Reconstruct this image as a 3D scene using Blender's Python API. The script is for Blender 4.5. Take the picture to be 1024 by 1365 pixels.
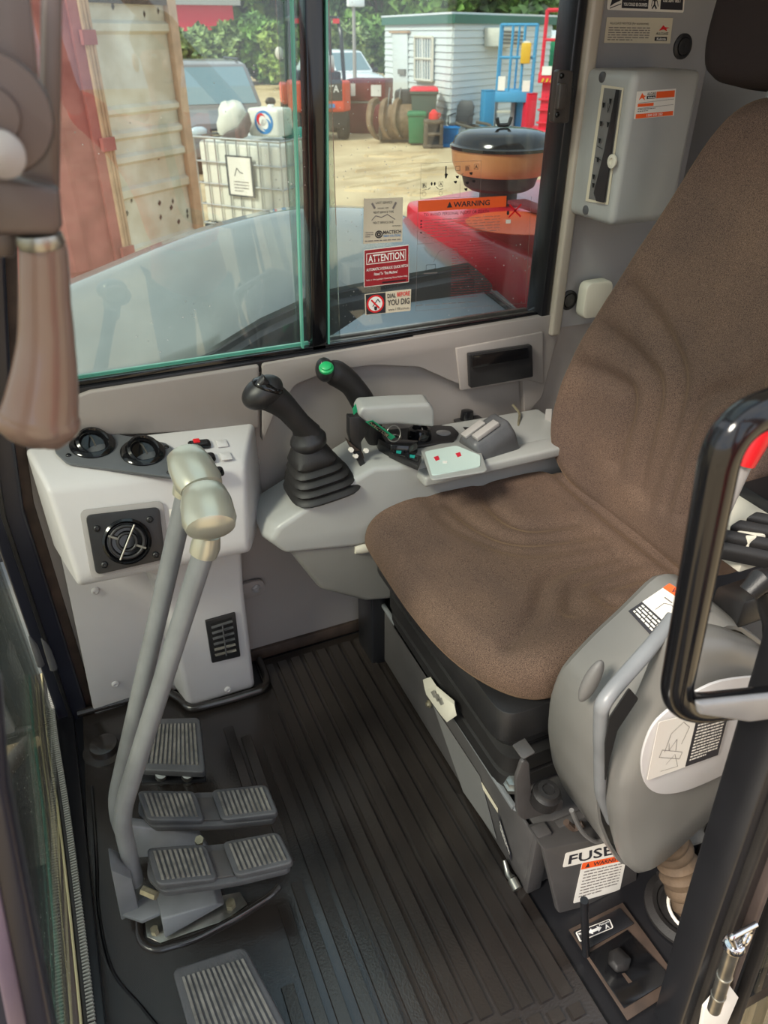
import bpy, bmesh, math, random
from mathutils import Vector, Matrix
from math import pi, sin, cos, radians, sqrt, atan2
random.seed(7)
for o in list(bpy.data.objects): bpy.data.objects.remove(o)
SC = bpy.context.scene
# ------------------------------------------------------------------ camera
CAM = Vector((0, 0, 1.30)); PITCH = radians(33); YAW = radians(23.5); F = 985.0
FW = Vector((sin(YAW)*cos(PITCH), cos(YAW)*cos(PITCH), -sin(PITCH)))
RT = Vector((cos(YAW), -sin(YAW), 0)); UP = RT.cross(FW)
cd = bpy.data.cameras.new('camera'); cam = bpy.data.objects.new('camera', cd)
SC.collection.objects.link(cam); SC.camera = cam
cam.matrix_world = Matrix(((RT.x, UP.x, -FW.x, CAM.x), (RT.y, UP.y, -FW.y, CAM.y), (RT.z, UP.z, -FW.z, CAM.z), (0, 0, 0, 1)))
cd.sensor_fit = 'HORIZONTAL'; cd.sensor_width = 36; cd.lens = F/1024*36
cd.clip_start = .02; cd.clip_end = 500
cd.dof.use_dof = True; cd.dof.focus_distance = 1.25; cd.dof.aperture_fstop = 11
# ------------------------------------------------------------------ sky, sun, exposure
W = bpy.data.worlds.new('sky'); SC.world = W; W.use_nodes = True
wn = W.node_tree.nodes; wl = W.node_tree.links; wn.clear()
tc = wn.new('ShaderNodeTexCoord'); mp = wn.new('ShaderNodeMapping'); mp.inputs['Scale'].default_value = (1, 1, 2.2)
nz = wn.new('ShaderNodeTexNoise'); nz.inputs['Scale'].default_value = 2.4; nz.inputs['Detail'].default_value = 6
rp = wn.new('ShaderNodeValToRGB'); rp.color_ramp.elements[0].position = .40; rp.color_ramp.elements[1].position = .62
rp.color_ramp.elements[0].color = (.60, .73, .92, 1); rp.color_ramp.elements[1].color = (1, 1, 1, 1)
bg = wn.new('ShaderNodeBackground'); bg.inputs['Strength'].default_value = 1.05; wo = wn.new('ShaderNodeOutputWorld')
wl.new(tc.outputs['Generated'], mp.inputs['Vector']); wl.new(mp.outputs['Vector'], nz.inputs['Vector'])
wl.new(nz.outputs['Fac'], rp.inputs['Fac']); wl.new(rp.outputs['Color'], bg.inputs['Color']); wl.new(bg.outputs['Background'], wo.inputs['Surface'])
sd = bpy.data.lights.new('sun', 'SUN'); sd.energy = 3.2; sd.angle = radians(14); sd.color = (1, .92, .80)
sun = bpy.data.objects.new('sun', sd); SC.collection.objects.link(sun)
sun.rotation_euler = (Vector((-.80, -.30, .80))).to_track_quat('Z', 'Y').to_euler()
vs = SC.view_settings; vs.view_transform = 'Standard'; vs.look = 'None'; vs.gamma = 1; vs.use_curve_mapping = False; vs.exposure = 0.75

# ------------------------------------------------------------------ helpers
def ray(px, py): return F*FW + (px-512)*RT - (py-682.5)*UP
def A(px, py, x=None, y=None, z=None):
    d = ray(px, py)
    t = (x-CAM.x)/d.x if x is not None else (y-CAM.y)/d.y if y is not None else (z-CAM.z)/d.z
    return CAM + d*t
def AP(px, py, pl):               # onto a plane given as (point, normal)
    d = ray(px, py); return CAM + d*((pl[0]-CAM).dot(pl[1])/d.dot(pl[1]))
def plane3(a, b, c):
    a, b, c = Vector(a), Vector(b), Vector(c); return (a, (b-a).cross(c-a).normalized())
def S(r, g, b):
    f = lambda c: ((c/255+.055)/1.055)**2.4 if c > 10 else c/255/12.92
    return (f(r), f(g), f(b), 1)
MATS = {}
def mat(name, col, rough=.5, metal=0, var=0, vs_=30, bump=0, bs=200, spec=.5, emit=0, coat=0, col2=None):
    m = bpy.data.materials.new(name); m.use_nodes = True; n = m.node_tree.nodes; l = m.node_tree.links
    p = n['Principled BSDF']; c = S(*col); p.inputs['Base Color'].default_value = c
    p.inputs['Roughness'].default_value = rough; p.inputs['Metallic'].default_value = metal
    p.inputs['Specular IOR Level'].default_value = spec; p.inputs['Coat Weight'].default_value = coat
    t = n.new('ShaderNodeTexCoord')
    if var or col2:
        z = n.new('ShaderNodeTexNoise'); z.inputs['Scale'].default_value = vs_; z.inputs['Detail'].default_value = 5
        r = n.new('ShaderNodeValToRGB'); r.color_ramp.elements[0].position = .35; r.color_ramp.elements[1].position = .65
        k = 1-var; c2 = S(*col2) if col2 else (c[0]*k, c[1]*k, c[2]*k, 1)
        r.color_ramp.elements[0].color = c2; r.color_ramp.elements[1].color = c
        l.new(t.outputs['Object'], z.inputs['Vector']); l.new(z.outputs['Fac'], r.inputs['Fac']); l.new(r.outputs['Color'], p.inputs['Base Color'])
    if bump:
        z = n.new('ShaderNodeTexNoise'); z.inputs['Scale'].default_value = bs; z.inputs['Detail'].default_value = 3
        b = n.new('ShaderNodeBump'); b.inputs['Strength'].default_value = bump; b.inputs['Distance'].default_value = .002
        l.new(t.outputs['Object'], z.inputs['Vector']); l.new(z.outputs['Fac'], b.inputs['Height']); l.new(b.outputs['Normal'], p.inputs['Normal'])
    if emit: p.inputs['Emission Color'].default_value = c; p.inputs['Emission Strength'].default_value = emit
    MATS[name] = m; return m
def glassmat(name, tint, refl=1.0, dust=0.0):
    m = bpy.data.materials.new(name); m.use_nodes = True; n = m.node_tree.nodes; l = m.node_tree.links; n.clear()
    o = n.new('ShaderNodeOutputMaterial'); tr = n.new('ShaderNodeBsdfTransparent'); tr.inputs['Color'].default_value = (*tint, 1)
    g = n.new('ShaderNodeBsdfGlossy'); g.inputs['Roughness'].default_value = .01
    fr = n.new('ShaderNodeFresnel'); fr.inputs['IOR'].default_value = 1.45
    mu = n.new('ShaderNodeMath'); mu.operation = 'MULTIPLY'; mu.inputs[1].default_value = refl
    mx = n.new('ShaderNodeMixShader'); l.new(fr.outputs[0], mu.inputs[0]); l.new(mu.outputs[0], mx.inputs[0])
    l.new(tr.outputs[0], mx.inputs[1]); l.new(g.outputs[0], mx.inputs[2])
    # dust film: noise film and fine specks
    d = n.new('ShaderNodeBsdfDiffuse'); d.inputs['Color'].default_value = (.75, .75, .72, 1)
    t = n.new('ShaderNodeTexCoord'); v = n.new('ShaderNodeTexVoronoi'); v.inputs['Scale'].default_value = 75
    cr = n.new('ShaderNodeValToRGB'); cr.color_ramp.elements[0].position = .06; cr.color_ramp.elements[0].color = (.5, .5, .5, 1)
    cr.color_ramp.elements[1].position = .13; cr.color_ramp.elements[1].color = (0, 0, 0, 1)
    nn = n.new('ShaderNodeTexNoise'); nn.inputs['Scale'].default_value = 4
    a = n.new('ShaderNodeMath'); a.operation = 'MULTIPLY_ADD'; a.inputs[1].default_value = dust*1.2; a.inputs[2].default_value = 0
    a2 = n.new('ShaderNodeMath'); a2.operation = 'MULTIPLY'; a3 = n.new('ShaderNodeMath'); a3.operation = 'ADD'; a3.use_clamp = True
    gt = n.new('ShaderNodeMath'); gt.operation = 'GREATER_THAN'; gt.inputs[1].default_value = .5
    l.new(t.outputs['Object'], v.inputs['Vector']); l.new(v.outputs['Distance'], cr.inputs[0]); l.new(t.outputs['Object'], nn.inputs['Vector'])
    l.new(nn.outputs['Fac'], a.inputs[0]); l.new(nn.outputs['Fac'], gt.inputs[0])
    l.new(cr.outputs['Color'], a2.inputs[0]); l.new(gt.outputs[0], a2.inputs[1])
    l.new(a.outputs[0], a3.inputs[0]); l.new(a2.outputs[0], a3.inputs[1])
    m2 = n.new('ShaderNodeMixShader'); l.new(a3.outputs[0], m2.inputs[0]); l.new(mx.outputs[0], m2.inputs[1]); l.new(d.outputs[0], m2.inputs[2])
    l.new(m2.outputs[0], o.inputs[0]); MATS[name] = m; return m

mat('plastic_light', (198, 195, 194), .42, var=.06, vs_=9, bump=.12, bs=900)
mat('plastic_grey', (158, 153, 150), .45, var=.08, vs_=7, bump=.15, bs=900)
mat('plastic_mid', (140, 139, 139), .38, var=.08, vs_=7, bump=.12, bs=900)
mat('plastic_dark', (112, 110, 108), .5, var=.1, vs_=8, bump=.2, bs=900)
mat('wall_panel', (150, 142, 137), .5, var=.07, vs_=5, bump=.15, bs=900)
mat('pillar_panel', (150, 148, 148), .55, var=.05, vs_=5, bump=.1, bs=900)
mat('trim_light', (170, 160, 146), .4)
mat('black_plastic', (38, 37, 38), .38, var=.25, vs_=20, bump=.2, bs=700)
mat('black_gloss', (18, 18, 20), .12)
mat('black_rubber', (34, 32, 32), .55, var=.3, vs_=15, bump=.2, bs=500)
mat('black_metal', (30, 30, 33), .3, var=.2, vs_=12)
mat('navy_metal', (36, 37, 48), .28, var=.15, vs_=12)
mat('gap_dark', (14, 13, 13), .8)
mat('rust_brown', (78, 62, 52), .7, var=.5, vs_=20)
mat('mat_rubber', (44, 39, 36), .22, col2=(35, 31, 29), vs_=9, bump=.12, bs=260, spec=.8)
mat('pad_rubber', (84, 84, 86), .45, var=.2, vs_=30, bump=.2, bs=400)
mat('pad_worn', (132, 128, 120), .4, var=.45, vs_=60)
mat('grey_paint', (126, 128, 130), .38, var=.18, vs_=18)
mat('grey_paint_dark', (78, 75, 74), .42, var=.2, vs_=14)
mat('knob_silver', (190, 188, 172), .28, metal=.55, var=.05, vs_=15)
mat('steel', (170, 168, 160), .3, metal=.9, var=.3, vs_=40)
mat('chrome', (210, 210, 212), .12, metal=1)
mat('brass', (184, 174, 146), .35, metal=.7, var=.4, vs_=60)
mat('white_label', (226, 220, 210), .5); mat('white', (235, 232, 226), .45); mat('cream_label', (205, 195, 172), .55)
mat('cream_plastic', (206, 200, 184), .45)
mat('dark_ink', (38, 36, 42), .6); mat('grey_ink', (120, 112, 108), .6); mat('orange', (238, 92, 34), .5); mat('red_label', (150, 24, 34), .5)
mat('red', (214, 30, 38), .35); mat('blue_ink', (60, 130, 190), .5); mat('green', (22, 140, 96), .45); mat('ink_black', (12, 12, 14), .5)
mat('green_button', (30, 165, 95), .4); mat('leather', (112, 97, 89), .28, col2=(108, 80, 68), vs_=9, coat=.5)
mat('latch_metal', (100, 88, 84), .38, var=.3, vs_=10, metal=.2)
mat('boot_fabric', (98, 80, 62), .75, var=.45, vs_=22, bump=.5, bs=120)
mat('display', (205, 222, 216), .25); mat('zipper', (150, 150, 142), .5); mat('seal_yellow', (190, 180, 140), .4)
mat('pod_light', (164, 164, 161), .33, var=.07, vs_=8, bump=.1, bs=900); mat('pod_dark', (116, 114, 110), .36, var=.1, vs_=8, bump=.1, bs=900)
# outdoors
mat('tank_paint', (128, 134, 132), .25, var=.25, vs_=5, coat=.6); mat('red_hood', (205, 24, 44), .3, coat=.4); mat('bowl_amber', (196, 140, 92), .3, var=.15, vs_=6)
mat('ground', (206, 184, 146), .9, col2=(178, 154, 118), vs_=1.1, bump=1, bs=3)
mat('rust_red', (176, 104, 98), .7, col2=(146, 76, 72), vs_=3.5); mat('door_cream', (222, 216, 202), .55, col2=(186, 174, 152), vs_=2.2)
mat('door_edge', (196, 160, 128), .6, var=.25, vs_=8)
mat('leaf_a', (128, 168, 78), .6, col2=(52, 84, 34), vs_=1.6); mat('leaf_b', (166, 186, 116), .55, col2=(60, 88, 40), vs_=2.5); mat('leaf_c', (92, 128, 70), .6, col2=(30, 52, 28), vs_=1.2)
mat('grass', (162, 184, 88), .7, col2=(84, 108, 44), vs_=3); mat('bark', (92, 76, 60), .9, var=.4, vs_=6)
mat('cladding', (212, 218, 218), .5); mat('roof_green', (46, 104, 88), .45); mat('tank_white', (222, 220, 208), .4, var=.06, vs_=3); mat('cage', (176, 176, 174), .35, metal=.6)
mat('fork_orange', (226, 78, 44), .4); mat('dark_grey', (58, 60, 64), .5, var=.2, vs_=4); mat('tyre', (44, 42, 40), .8, var=.4, vs_=12)
mat('white_car', (228, 230, 232), .22, coat=.5); mat('grey_car', (112, 108, 108), .3, coat=.5); mat('car_glass', (112, 134, 140), .06, coat=1); mat('maroon', (116, 36, 44), .5, var=.2, vs_=4)
mat('bin_green', (60, 78, 72), .5); mat('bin_bright', (30, 112, 72), .5); mat('lift_blue', (70, 150, 196), .4); mat('lift_red', (214, 32, 58), .4); mat('tub_blue', (24, 120, 190), .45)
mat('old_metal', (104, 92, 80), .6, var=.45, vs_=7, metal=.2); mat('yellow', (216, 176, 50), .5); mat('teal', (28, 150, 140), .5); mat('hose', (90, 84, 74), .7); mat('headlamp', (190, 205, 215), .1)
mat('tine_rust', (150, 124, 98), .55, var=.4, vs_=7, metal=.2); mat('skin', (205, 150, 125), .5); mat('hivis', (255, 84, 20), .6); mat('trouser', (52, 56, 72), .8); mat('hair', (60, 44, 34), .8); mat('purple_metal', (92, 80, 96), .35, var=.2, vs_=8); mat('deck_paint', (168, 182, 190), .5); mat('latch_black', (60, 54, 50), .4); mat('vent_grey', (92, 94, 97), .35, var=.1, vs_=12); mat('bag_grey', (110, 96, 92), .6, var=.3, vs_=10)
glassmat('glass_side', (.77, .83, .81), 1.5, .045); glassmat('glass_front', (.74, .77, .74), .8, .02); mat('glass_edge', (90, 160, 140), .15)
def fabric():
    m = mat('seat_fabric', (112, 92, 84), .9, spec=.15); n = m.node_tree.nodes; l = m.node_tree.links; p = n['Principled BSDF']
    p.inputs['Sheen Weight'].default_value = .32; p.inputs['Sheen Roughness'].default_value = .35; p.inputs['Sheen Tint'].default_value = S(214, 178, 140)  # golden sheen tint stands in for warm light along the seat edges
    t = n.new('ShaderNodeTexCoord'); z = n.new('ShaderNodeTexNoise'); z.inputs['Scale'].default_value = 800; z.inputs['Detail'].default_value = 2
    r = n.new('ShaderNodeValToRGB'); r.color_ramp.elements[0].position = .36; r.color_ramp.elements[0].color = S(74, 60, 53); r.color_ramp.elements[1].position = .66; r.color_ramp.elements[1].color = S(122, 100, 87)
    z2 = n.new('ShaderNodeTexNoise'); z2.inputs['Scale'].default_value = 7; z2.inputs['Detail'].default_value = 4
    r2 = n.new('ShaderNodeValToRGB'); r2.color_ramp.elements[0].position = .35; r2.color_ramp.elements[0].color = (.82, .82, .84, 1); r2.color_ramp.elements[1].position = .7; r2.color_ramp.elements[1].color = (1.1, 1.07, 1.02, 1)
    mx = n.new('ShaderNodeMix'); mx.data_type = 'RGBA'; mx.blend_type = 'MULTIPLY'; mx.inputs[0].default_value = 1
    b = n.new('ShaderNodeBump'); b.inputs['Strength'].default_value = .5; b.inputs['Distance'].default_value = .001
    for a_ in (z, z2): l.new(t.outputs['Object'], a_.inputs['Vector'])
    l.new(z.outputs['Fac'], r.inputs[0]); l.new(z2.outputs['Fac'], r2.inputs[0]); l.new(r.outputs[0], mx.inputs[6]); l.new(r2.outputs[0], mx.inputs[7])
    l.new(mx.outputs[2], p.inputs['Base Color']); l.new(z.outputs['Fac'], b.inputs['Height']); l.new(b.outputs[0], p.inputs['Normal'])
fabric(); mat('head_fabric', (50, 43, 42), .9, spec=.1, bump=.4, bs=500)
glassmat('added_roof_glass', (.80, .88, .86), .8, .02)

def thing(name, label, cat, loc=(0, 0, 0), rot=0, group=None):
    o = bpy.data.objects.new(name, None); SC.collection.objects.link(o); o.empty_display_size = .05
    o.location = loc; o.rotation_euler = (0, 0, rot); o['label'] = label; o['category'] = cat
    if group: o['group'] = group
    return o
def rootmat(p):
    while p.parent: p = p.parent
    return Matrix.Translation(p.location) @ p.rotation_euler.to_matrix().to_4x4() @ Matrix.Diagonal((*p.scale, 1))
def frame_of(d):
    d = d.normalized(); a = Vector((0, 0, 1)) if abs(d.z) < .95 else Vector((1, 0, 0))
    u = a.cross(d).normalized(); return u, d.cross(u)
def catmull(P, n=6):
    P = [Vector(p) for p in P]; out = []
    for i in range(len(P)-1):
        a = P[max(i-1, 0)]; b = P[i]; c = P[i+1]; d = P[min(i+2, len(P)-1)]
        for k in range(n):
            t = k/n; out.append(.5*((2*b)+(c-a)*t+(2*a-5*b+4*c-d)*t*t+(3*b-a-3*c+d)*t**3))
    out.append(P[-1]); return out
def fillet(P, r, n=5):            # round the corners of an open polyline
    P = [Vector(p) for p in P]; out = [P[0]]
    for i in range(1, len(P)-1):
        a, b, c = P[i-1], P[i], P[i+1]; ra = min(r, (a-b).length*.48, (c-b).length*.48)
        s = b+(a-b).normalized()*ra; e = b+(c-b).normalized()*ra
        for k in range(n+1):
            t = k/n; out.append((1-t)**2*s+2*t*(1-t)*b+t*t*e)
    return out+[P[-1]]
def roundpoly(P, r, n=4):
    P = [Vector(p) for p in P]; out = []; N = len(P)
    for i in range(N):
        a, b, c = P[i-1], P[i], P[(i+1) % N]; ra = min(r, (a-b).length*.45, (c-b).length*.45)
        s = b+(a-b).normalized()*ra; e = b+(c-b).normalized()*ra
        for k in range(n+1):
            t = k/n; out.append((1-t)**2*s+2*t*(1-t)*b+t*t*e)
    return out
class MB:
    def __init__(s): s.bm = bmesh.new()
    def loft(s, rings, caps=True, closed=True):
        R = [[s.bm.verts.new(p) for p in r] for r in rings]; n = len(R[0])
        for a, b in zip(R, R[1:]):
            for i in range(n if closed else n-1):
                j = (i+1) % n; s.bm.faces.new((a[i], a[j], b[j], b[i]))
        if caps: s.bm.faces.new(R[0][::-1]); s.bm.faces.new(R[-1])
        return s
    def prism(s, P, v):
        P = [Vector(p) for p in P]; v = Vector(v); return s.loft([P, [p+v for p in P]])
    def box(s, c, d, M=None):
        c = Vector(c); h = Vector(d)/2; P = []
        for z in (-1, 1): P.append([Vector((x*h.x, y*h.y, z*h.z)) for x, y in ((-1, -1), (1, -1), (1, 1), (-1, 1))])
        if M is not None: P = [[M @ p for p in r] for r in P]
        return s.loft([[c+p for p in r] for r in P])
    def b2(s, lo, hi): lo = Vector(lo); hi = Vector(hi); return s.box((lo+hi)/2, hi-lo)
    def tube(s, P, r, n=14, caps=True, sq=(1, 1), up=None):
        P = [Vector(p) for p in P]; R = r if isinstance(r, (list, tuple)) else [r]*len(P)
        if len(R) != len(P): R = [R[min(int(i*(len(R)-1)/(len(P)-1)), len(R)-2)]*(1-(i*(len(R)-1)/(len(P)-1) % 1 if i < len(P)-1 else 1))+R[min(int(i*(len(R)-1)/(len(P)-1)), len(R)-2)+1]*(i*(len(R)-1)/(len(P)-1) % 1 if i < len(P)-1 else 1) for i in range(len(P))]
        rings = []; u = None
        for i, p in enumerate(P):
            d = (P[min(i+1, len(P)-1)]-P[max(i-1, 0)]).normalized()
            if u is None: u = (Vector(up)-d*Vector(up).dot(d)).normalized() if up else frame_of(d)[0]
            u = (u-d*u.dot(d)).normalized(); w = d.cross(u)
            rings.append([p+(u*cos(2*pi*k/n)*sq[0]+w*sin(2*pi*k/n)*sq[1])*R[i] for k in range(n)])
        return s.loft(rings, caps)
    def cyl(s, a, b, r, r2=None, n=20): return s.tube([a, b], [r, r if r2 is None else r2], n)
    def lathe(s, o, ax, prof, n=32):
        o = Vector(o); ax = Vector(ax).normalized(); u, w = frame_of(ax)
        return s.loft([[o+ax*h+(u*cos(2*pi*k/n)+w*sin(2*pi*k/n))*max(r, 1e-4) for k in range(n)] for r, h in prof])
    def ring(s, o, ax, R, r, n=32, m=10):
        o = Vector(o); ax = Vector(ax).normalized(); u, w = frame_of(ax); rr = []
        for i in range(n):
            t = 2*pi*i/n; e = u*cos(t)+w*sin(t); rr.append([o+e*(R+r*cos(2*pi*k/m))+ax*r*sin(2*pi*k/m) for k in range(m)])
        return s.loft(rr+[rr[0]], caps=False)
    def ellipsoid(s, c, r, M=None, n=20, m=12):
        c = Vector(c); rings = []
        for i in range(1, m):
            t = pi*i/m; ring = [Vector((r[0]*sin(t)*cos(2*pi*k/n), r[1]*sin(t)*sin(2*pi*k/n), -r[2]*cos(t))) for k in range(n)]
            rings.append([c+(M @ p if M is not None else p) for p in ring])
        return s.loft(rings)
    def pillow(s, O, ua, ub, nn, outline, th, er, hf=None, N=None, M=50):
        O = Vector(O); ua = Vector(ua); ub = Vector(ub); nn = Vector(nn); n = len(outline)
        cx = sum(p[0] for p in outline)/n; cy = sum(p[1] for p in outline)/n; rings = []
        def put(a, b, h): return O+ua*a+ub*b+nn*h
        for sc in (.90, .97, 1.0): rings.append([put(cx+(a-cx)*sc, cy+(b-cy)*sc, -th if sc < .98 else -th+er*.3) for a, b in outline])
        for k in range(1, M+1):
            sc = 1-(k/(M+1))**1.25*.995 if k > 1 else .9995; r = []
            for a, b in outline:
                L = sqrt((a-cx)**2+(b-cy)**2); d = (1-sc)*L; e = 0 if d >= er else sqrt(max(er*er-(er-d)**2, 0))-er
                aa = cx+(a-cx)*sc; bb = cy+(b-cy)*sc; r.append(put(aa, bb, e+(hf(aa, bb, min(1, d/er)**1.2) if hf else 0)))
            rings.append(r)
        return s.loft(rings)
    def part(s, name, m, parent=None, bevel=0, seg=2, smooth=True, local=False, sharp=40, kind=None, label=None, tag=None):
        bm = s.bm; bmesh.ops.recalc_face_normals(bm, faces=bm.faces)
        if bevel:
            ed = [e for e in bm.edges if len(e.link_faces) == 2 and e.calc_face_angle(0) > radians(30)]
            bmesh.ops.bevel(bm, geom=ed, offset=bevel, segments=seg, affect='EDGES', profile=.5, clamp_overlap=True)
        for f in bm.faces: f.smooth = smooth
        for e in bm.edges:
            if len(e.link_faces) == 2 and e.calc_face_angle(0) > radians(sharp): e.smooth = False
        me = bpy.data.meshes.new(name); o = bpy.data.objects.new(name, me); SC.collection.objects.link(o)
        if parent is not None:
            o.parent = parent
            if not local: bmesh.ops.transform(bm, matrix=rootmat(parent).inverted(), verts=bm.verts)
        elif not local and tag:
            c = sum((v.co for v in bm.verts), Vector())/len(bm.verts); zz = min(v.co.z for v in bm.verts); c.z = zz
            bmesh.ops.transform(bm, matrix=Matrix.Translation(-c), verts=bm.verts); o.location = c
        bm.to_mesh(me); bm.free(); me.materials.append(MATS[m])
        if kind: o['kind'] = kind
        if label: o['label'] = label
        if tag:
            o['label'], o['category'] = tag[0], tag[1]
            if len(tag) > 2: o['group'] = tag[2]
        return o
def screw(p, n, parent, r=.006, m='plastic_light'):
    n = Vector(n).normalized(); p = Vector(p)
    return MB().lathe(p, n, [(r*1.25, -.001), (r*1.25, .0008), (r, .003), (r*.6, .0038), (r*.45, .0022), (.0001, .002)], 16).part('screw', m, parent)
_fonts = {}
def textmesh(txt, bold=False):
    c = bpy.data.curves.new('t', 'FONT'); c.body = txt; c.fill_mode = 'FRONT'; c.resolution_u = 2; c.space_line = .9
    if bold: c.offset = .018
    o = bpy.data.objects.new('t', c); SC.collection.objects.link(o)
    bpy.context.view_layer.update(); dg = bpy.context.evaluated_depsgraph_get()
    me = bpy.data.meshes.new_from_object(o.evaluated_get(dg)); bpy.data.objects.remove(o); bpy.data.curves.remove(c); return me
class Decal:                       # four corners TL TR BR BL; content laid out in (s,t), t downwards
    def __init__(s, c, n, parent, base='white_label', name='sheet', th=.0006, r=.003, standalone=None):
        s.c = [Vector(p) for p in c]; s.n = Vector(n).normalized(); s.k = 1; s.th = th
        if standalone: parent = thing(*standalone, loc=(s.c[0]+s.c[1]+s.c[2]+s.c[3])/4)
        s.root = parent
        if base:
            P = roundpoly([p+s.n*.0003 for p in s.c], r); s.sheet = MB().prism(P, s.n*th).part(name, base, parent, smooth=False)
        else: s.sheet = None
    def m(s, u, v, h=0):
        a = s.c[0].lerp(s.c[1], u); b = s.c[3].lerp(s.c[2], u); return a.lerp(b, v)+s.n*(s.th+.0003+h)
    def rect(s, u0, v0, u1, v1, m, name='printed_panel', h=.0002):
        return MB().prism([s.m(u0, v0, h), s.m(u1, v0, h), s.m(u1, v1, h), s.m(u0, v1, h)], s.n*.0002).part(name, m, s.root, smooth=False)
    def poly(s, P, m, name='printed_mark', h=.0005):
        bm = MB(); bm.bm.faces.new([bm.bm.verts.new(s.m(u, v, h)) for u, v in P]); return bm.part(name, m, s.root, smooth=False)
    def text(s, t, u0, v0, u1, v1, m='dark_ink', bold=False, h=.0007, name='lettering', skew=0):
        me = textmesh(t, bold); xs = [v.co.x for v in me.vertices]; ys = [v.co.y for v in me.vertices]
        a, b, c, d = min(xs), max(xs), min(ys), max(ys); im = rootmat(s.root).inverted()
        for v in me.vertices:
            uu = (v.co.x-a)/(b-a); vv = (v.co.y-c)/(d-c); v.co = im @ s.m(u0+(u1-u0)*(uu+skew*vv), v1+(v0-v1)*vv, h)
        o = bpy.data.objects.new(name, me); SC.collection.objects.link(o); o.parent = s.root; me.materials.clear(); me.materials.append(MATS[m]); return o
    def lines(s, u0, v0, u1, v1, n, m='grey_ink', fill=.42, name='fine_print', seed=1, h=.0006, last=.6):
        rnd = random.Random(seed); bm = MB().bm; dv = (v1-v0)/n
        for i in range(n):
            u = u0; e = u1 if i < n-1 else u0+(u1-u0)*last; va = v0+dv*i; vb = va+dv*fill
            while u < e:
                w = (u1-u0)*rnd.uniform(.05, .16); q = min(u+w, e); bm.faces.new([bm.verts.new(s.m(*p, h)) for p in ((u, va), (q, va), (q, vb), (u, vb))]); u = q+(u1-u0)*.022
        x = MB(); x.bm.free(); x.bm = bm; return x.part(name, m, s.root, smooth=False)
    def path(s, P, w, m='dark_ink', name='drawing', h=.0006, close=False):
        bm = MB().bm; P = list(P)+([P[0]] if close else [])
        for a, b in zip(P, P[1:]):
            A_, B_ = s.m(*a, h), s.m(*b, h); d = (B_-A_)
            if d.length < 1e-7: continue
            q = d.normalized().cross(s.n)*w/2; bm.faces.new([bm.verts.new(v) for v in (A_-q, B_-q, B_+q, A_+q)])
        x = MB(); x.bm.free(); x.bm = bm; return x.part(name, m, s.root, smooth=False)
    def circ(s, u, v, ru, rv, n=24, a0=0, a1=360): return [(u+ru*cos(radians(a0+(a1-a0)*k/n)), v+rv*sin(radians(a0+(a1-a0)*k/n))) for k in range(n+(0 if a1-a0 == 360 else 1))]
def struct(mb, name, m, **k): o = mb.part(name, m, None, **k); o['kind'] = 'structure'; return o
# ================================================================== SETTING: the cab shell
YW = 1.35
struct(MB().b2((-.23, .29, -.05), (1.32, 1.42, -.004)), 'floor', 'black_metal')
struct(MB().b2((-.15, YW+.006, -.004), (1.32, YW+.05, .765)), 'wall_right', 'wall_panel')
struct(MB().b2((1.30, .29, -.004), (1.34, 1.42, 1.62)), 'wall_rear', 'pillar_panel')
rf = struct(MB().b2((.58, .27, 1.62), (1.34, 1.44, 1.66)), 'ceiling', 'cream_plastic')
MB().b2((-.02, .33, 1.64), (.58, 1.38, 1.646)).part('added_roof_pane', 'added_roof_glass', rf, smooth=False)  # unseen roof glazing and its rails, added to let in more sky light
MB().b2((-.02, .27, 1.62), (.58, .33, 1.66)).part('roof_rail', 'navy_metal', rf); MB().b2((-.02, 1.38, 1.62), (.58, 1.44, 1.66)).part('roof_rail', 'navy_metal', rf); MB().b2((-.06, .27, 1.62), (-.02, 1.44, 1.66)).part('roof_rail', 'navy_metal', rf)
struct(MB().b2((.985, YW-.004, .735), (1.32, YW+.05, 1.62)), 'wall_right_rear', 'pillar_panel')
# upper raised shoulders of the right wall, with the seam between them
wr = bpy.data.objects['wall_right']
P = [A(x, y, y=1.336) for x, y in ((60, 545), (120, 522), (346, 487), (346, 571), (80, 585))]
MB().prism(P, (0, .02, 0)).part('shoulder_panel', 'wall_panel', wr, bevel=.005, seg=3)
P = [A(x, y, y=1.336) for x, y in ((350, 486), (735, 420), (745, 440), (722, 530), (700, 555), (697, 500), (690, 492), (612, 512), (598, 506), (560, 489), (500, 486), (440, 494), (395, 512), (368, 545), (350, 590))]
MB().prism(roundpoly(P, .006, 2), (0, .02, 0)).part('shoulder_panel', 'wall_panel', wr, bevel=.005, seg=3)
P = [A(x, y, y=1.338) for x, y in ((606, 463), (722, 441), (722, 510), (700, 505), (612, 519))]
MB().prism(P, (0, -.008, 0)).part('shoulder_panel', 'wall_panel', wr, bevel=.003, seg=2)
for px, py in ((717, 478), (341, 617)): screw(A(px, py, y=1.34 if px > 400 else 1.354), (0, -1, 0), wr, .009, 'plastic_grey')
p = A(342, 781, y=1.352)
MB().prism(roundpoly([p+Vector((x, 0, z)) for x, z in ((-.05, -.022), (.018, -.022), (.018, .022), (-.05, .022))], .02), (0, -.01, 0)).part('screw_boss', 'wall_panel', wr, bevel=.002)
screw(p+Vector((-.003, -.01, 0)), (0, -1, 0), wr, .009, 'plastic_grey')
struct(MB().b2((.2, YW-.004, -.002), (.56, YW+.008, .03)), 'baseboard_right', 'rust_brown', bevel=.002)
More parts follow.
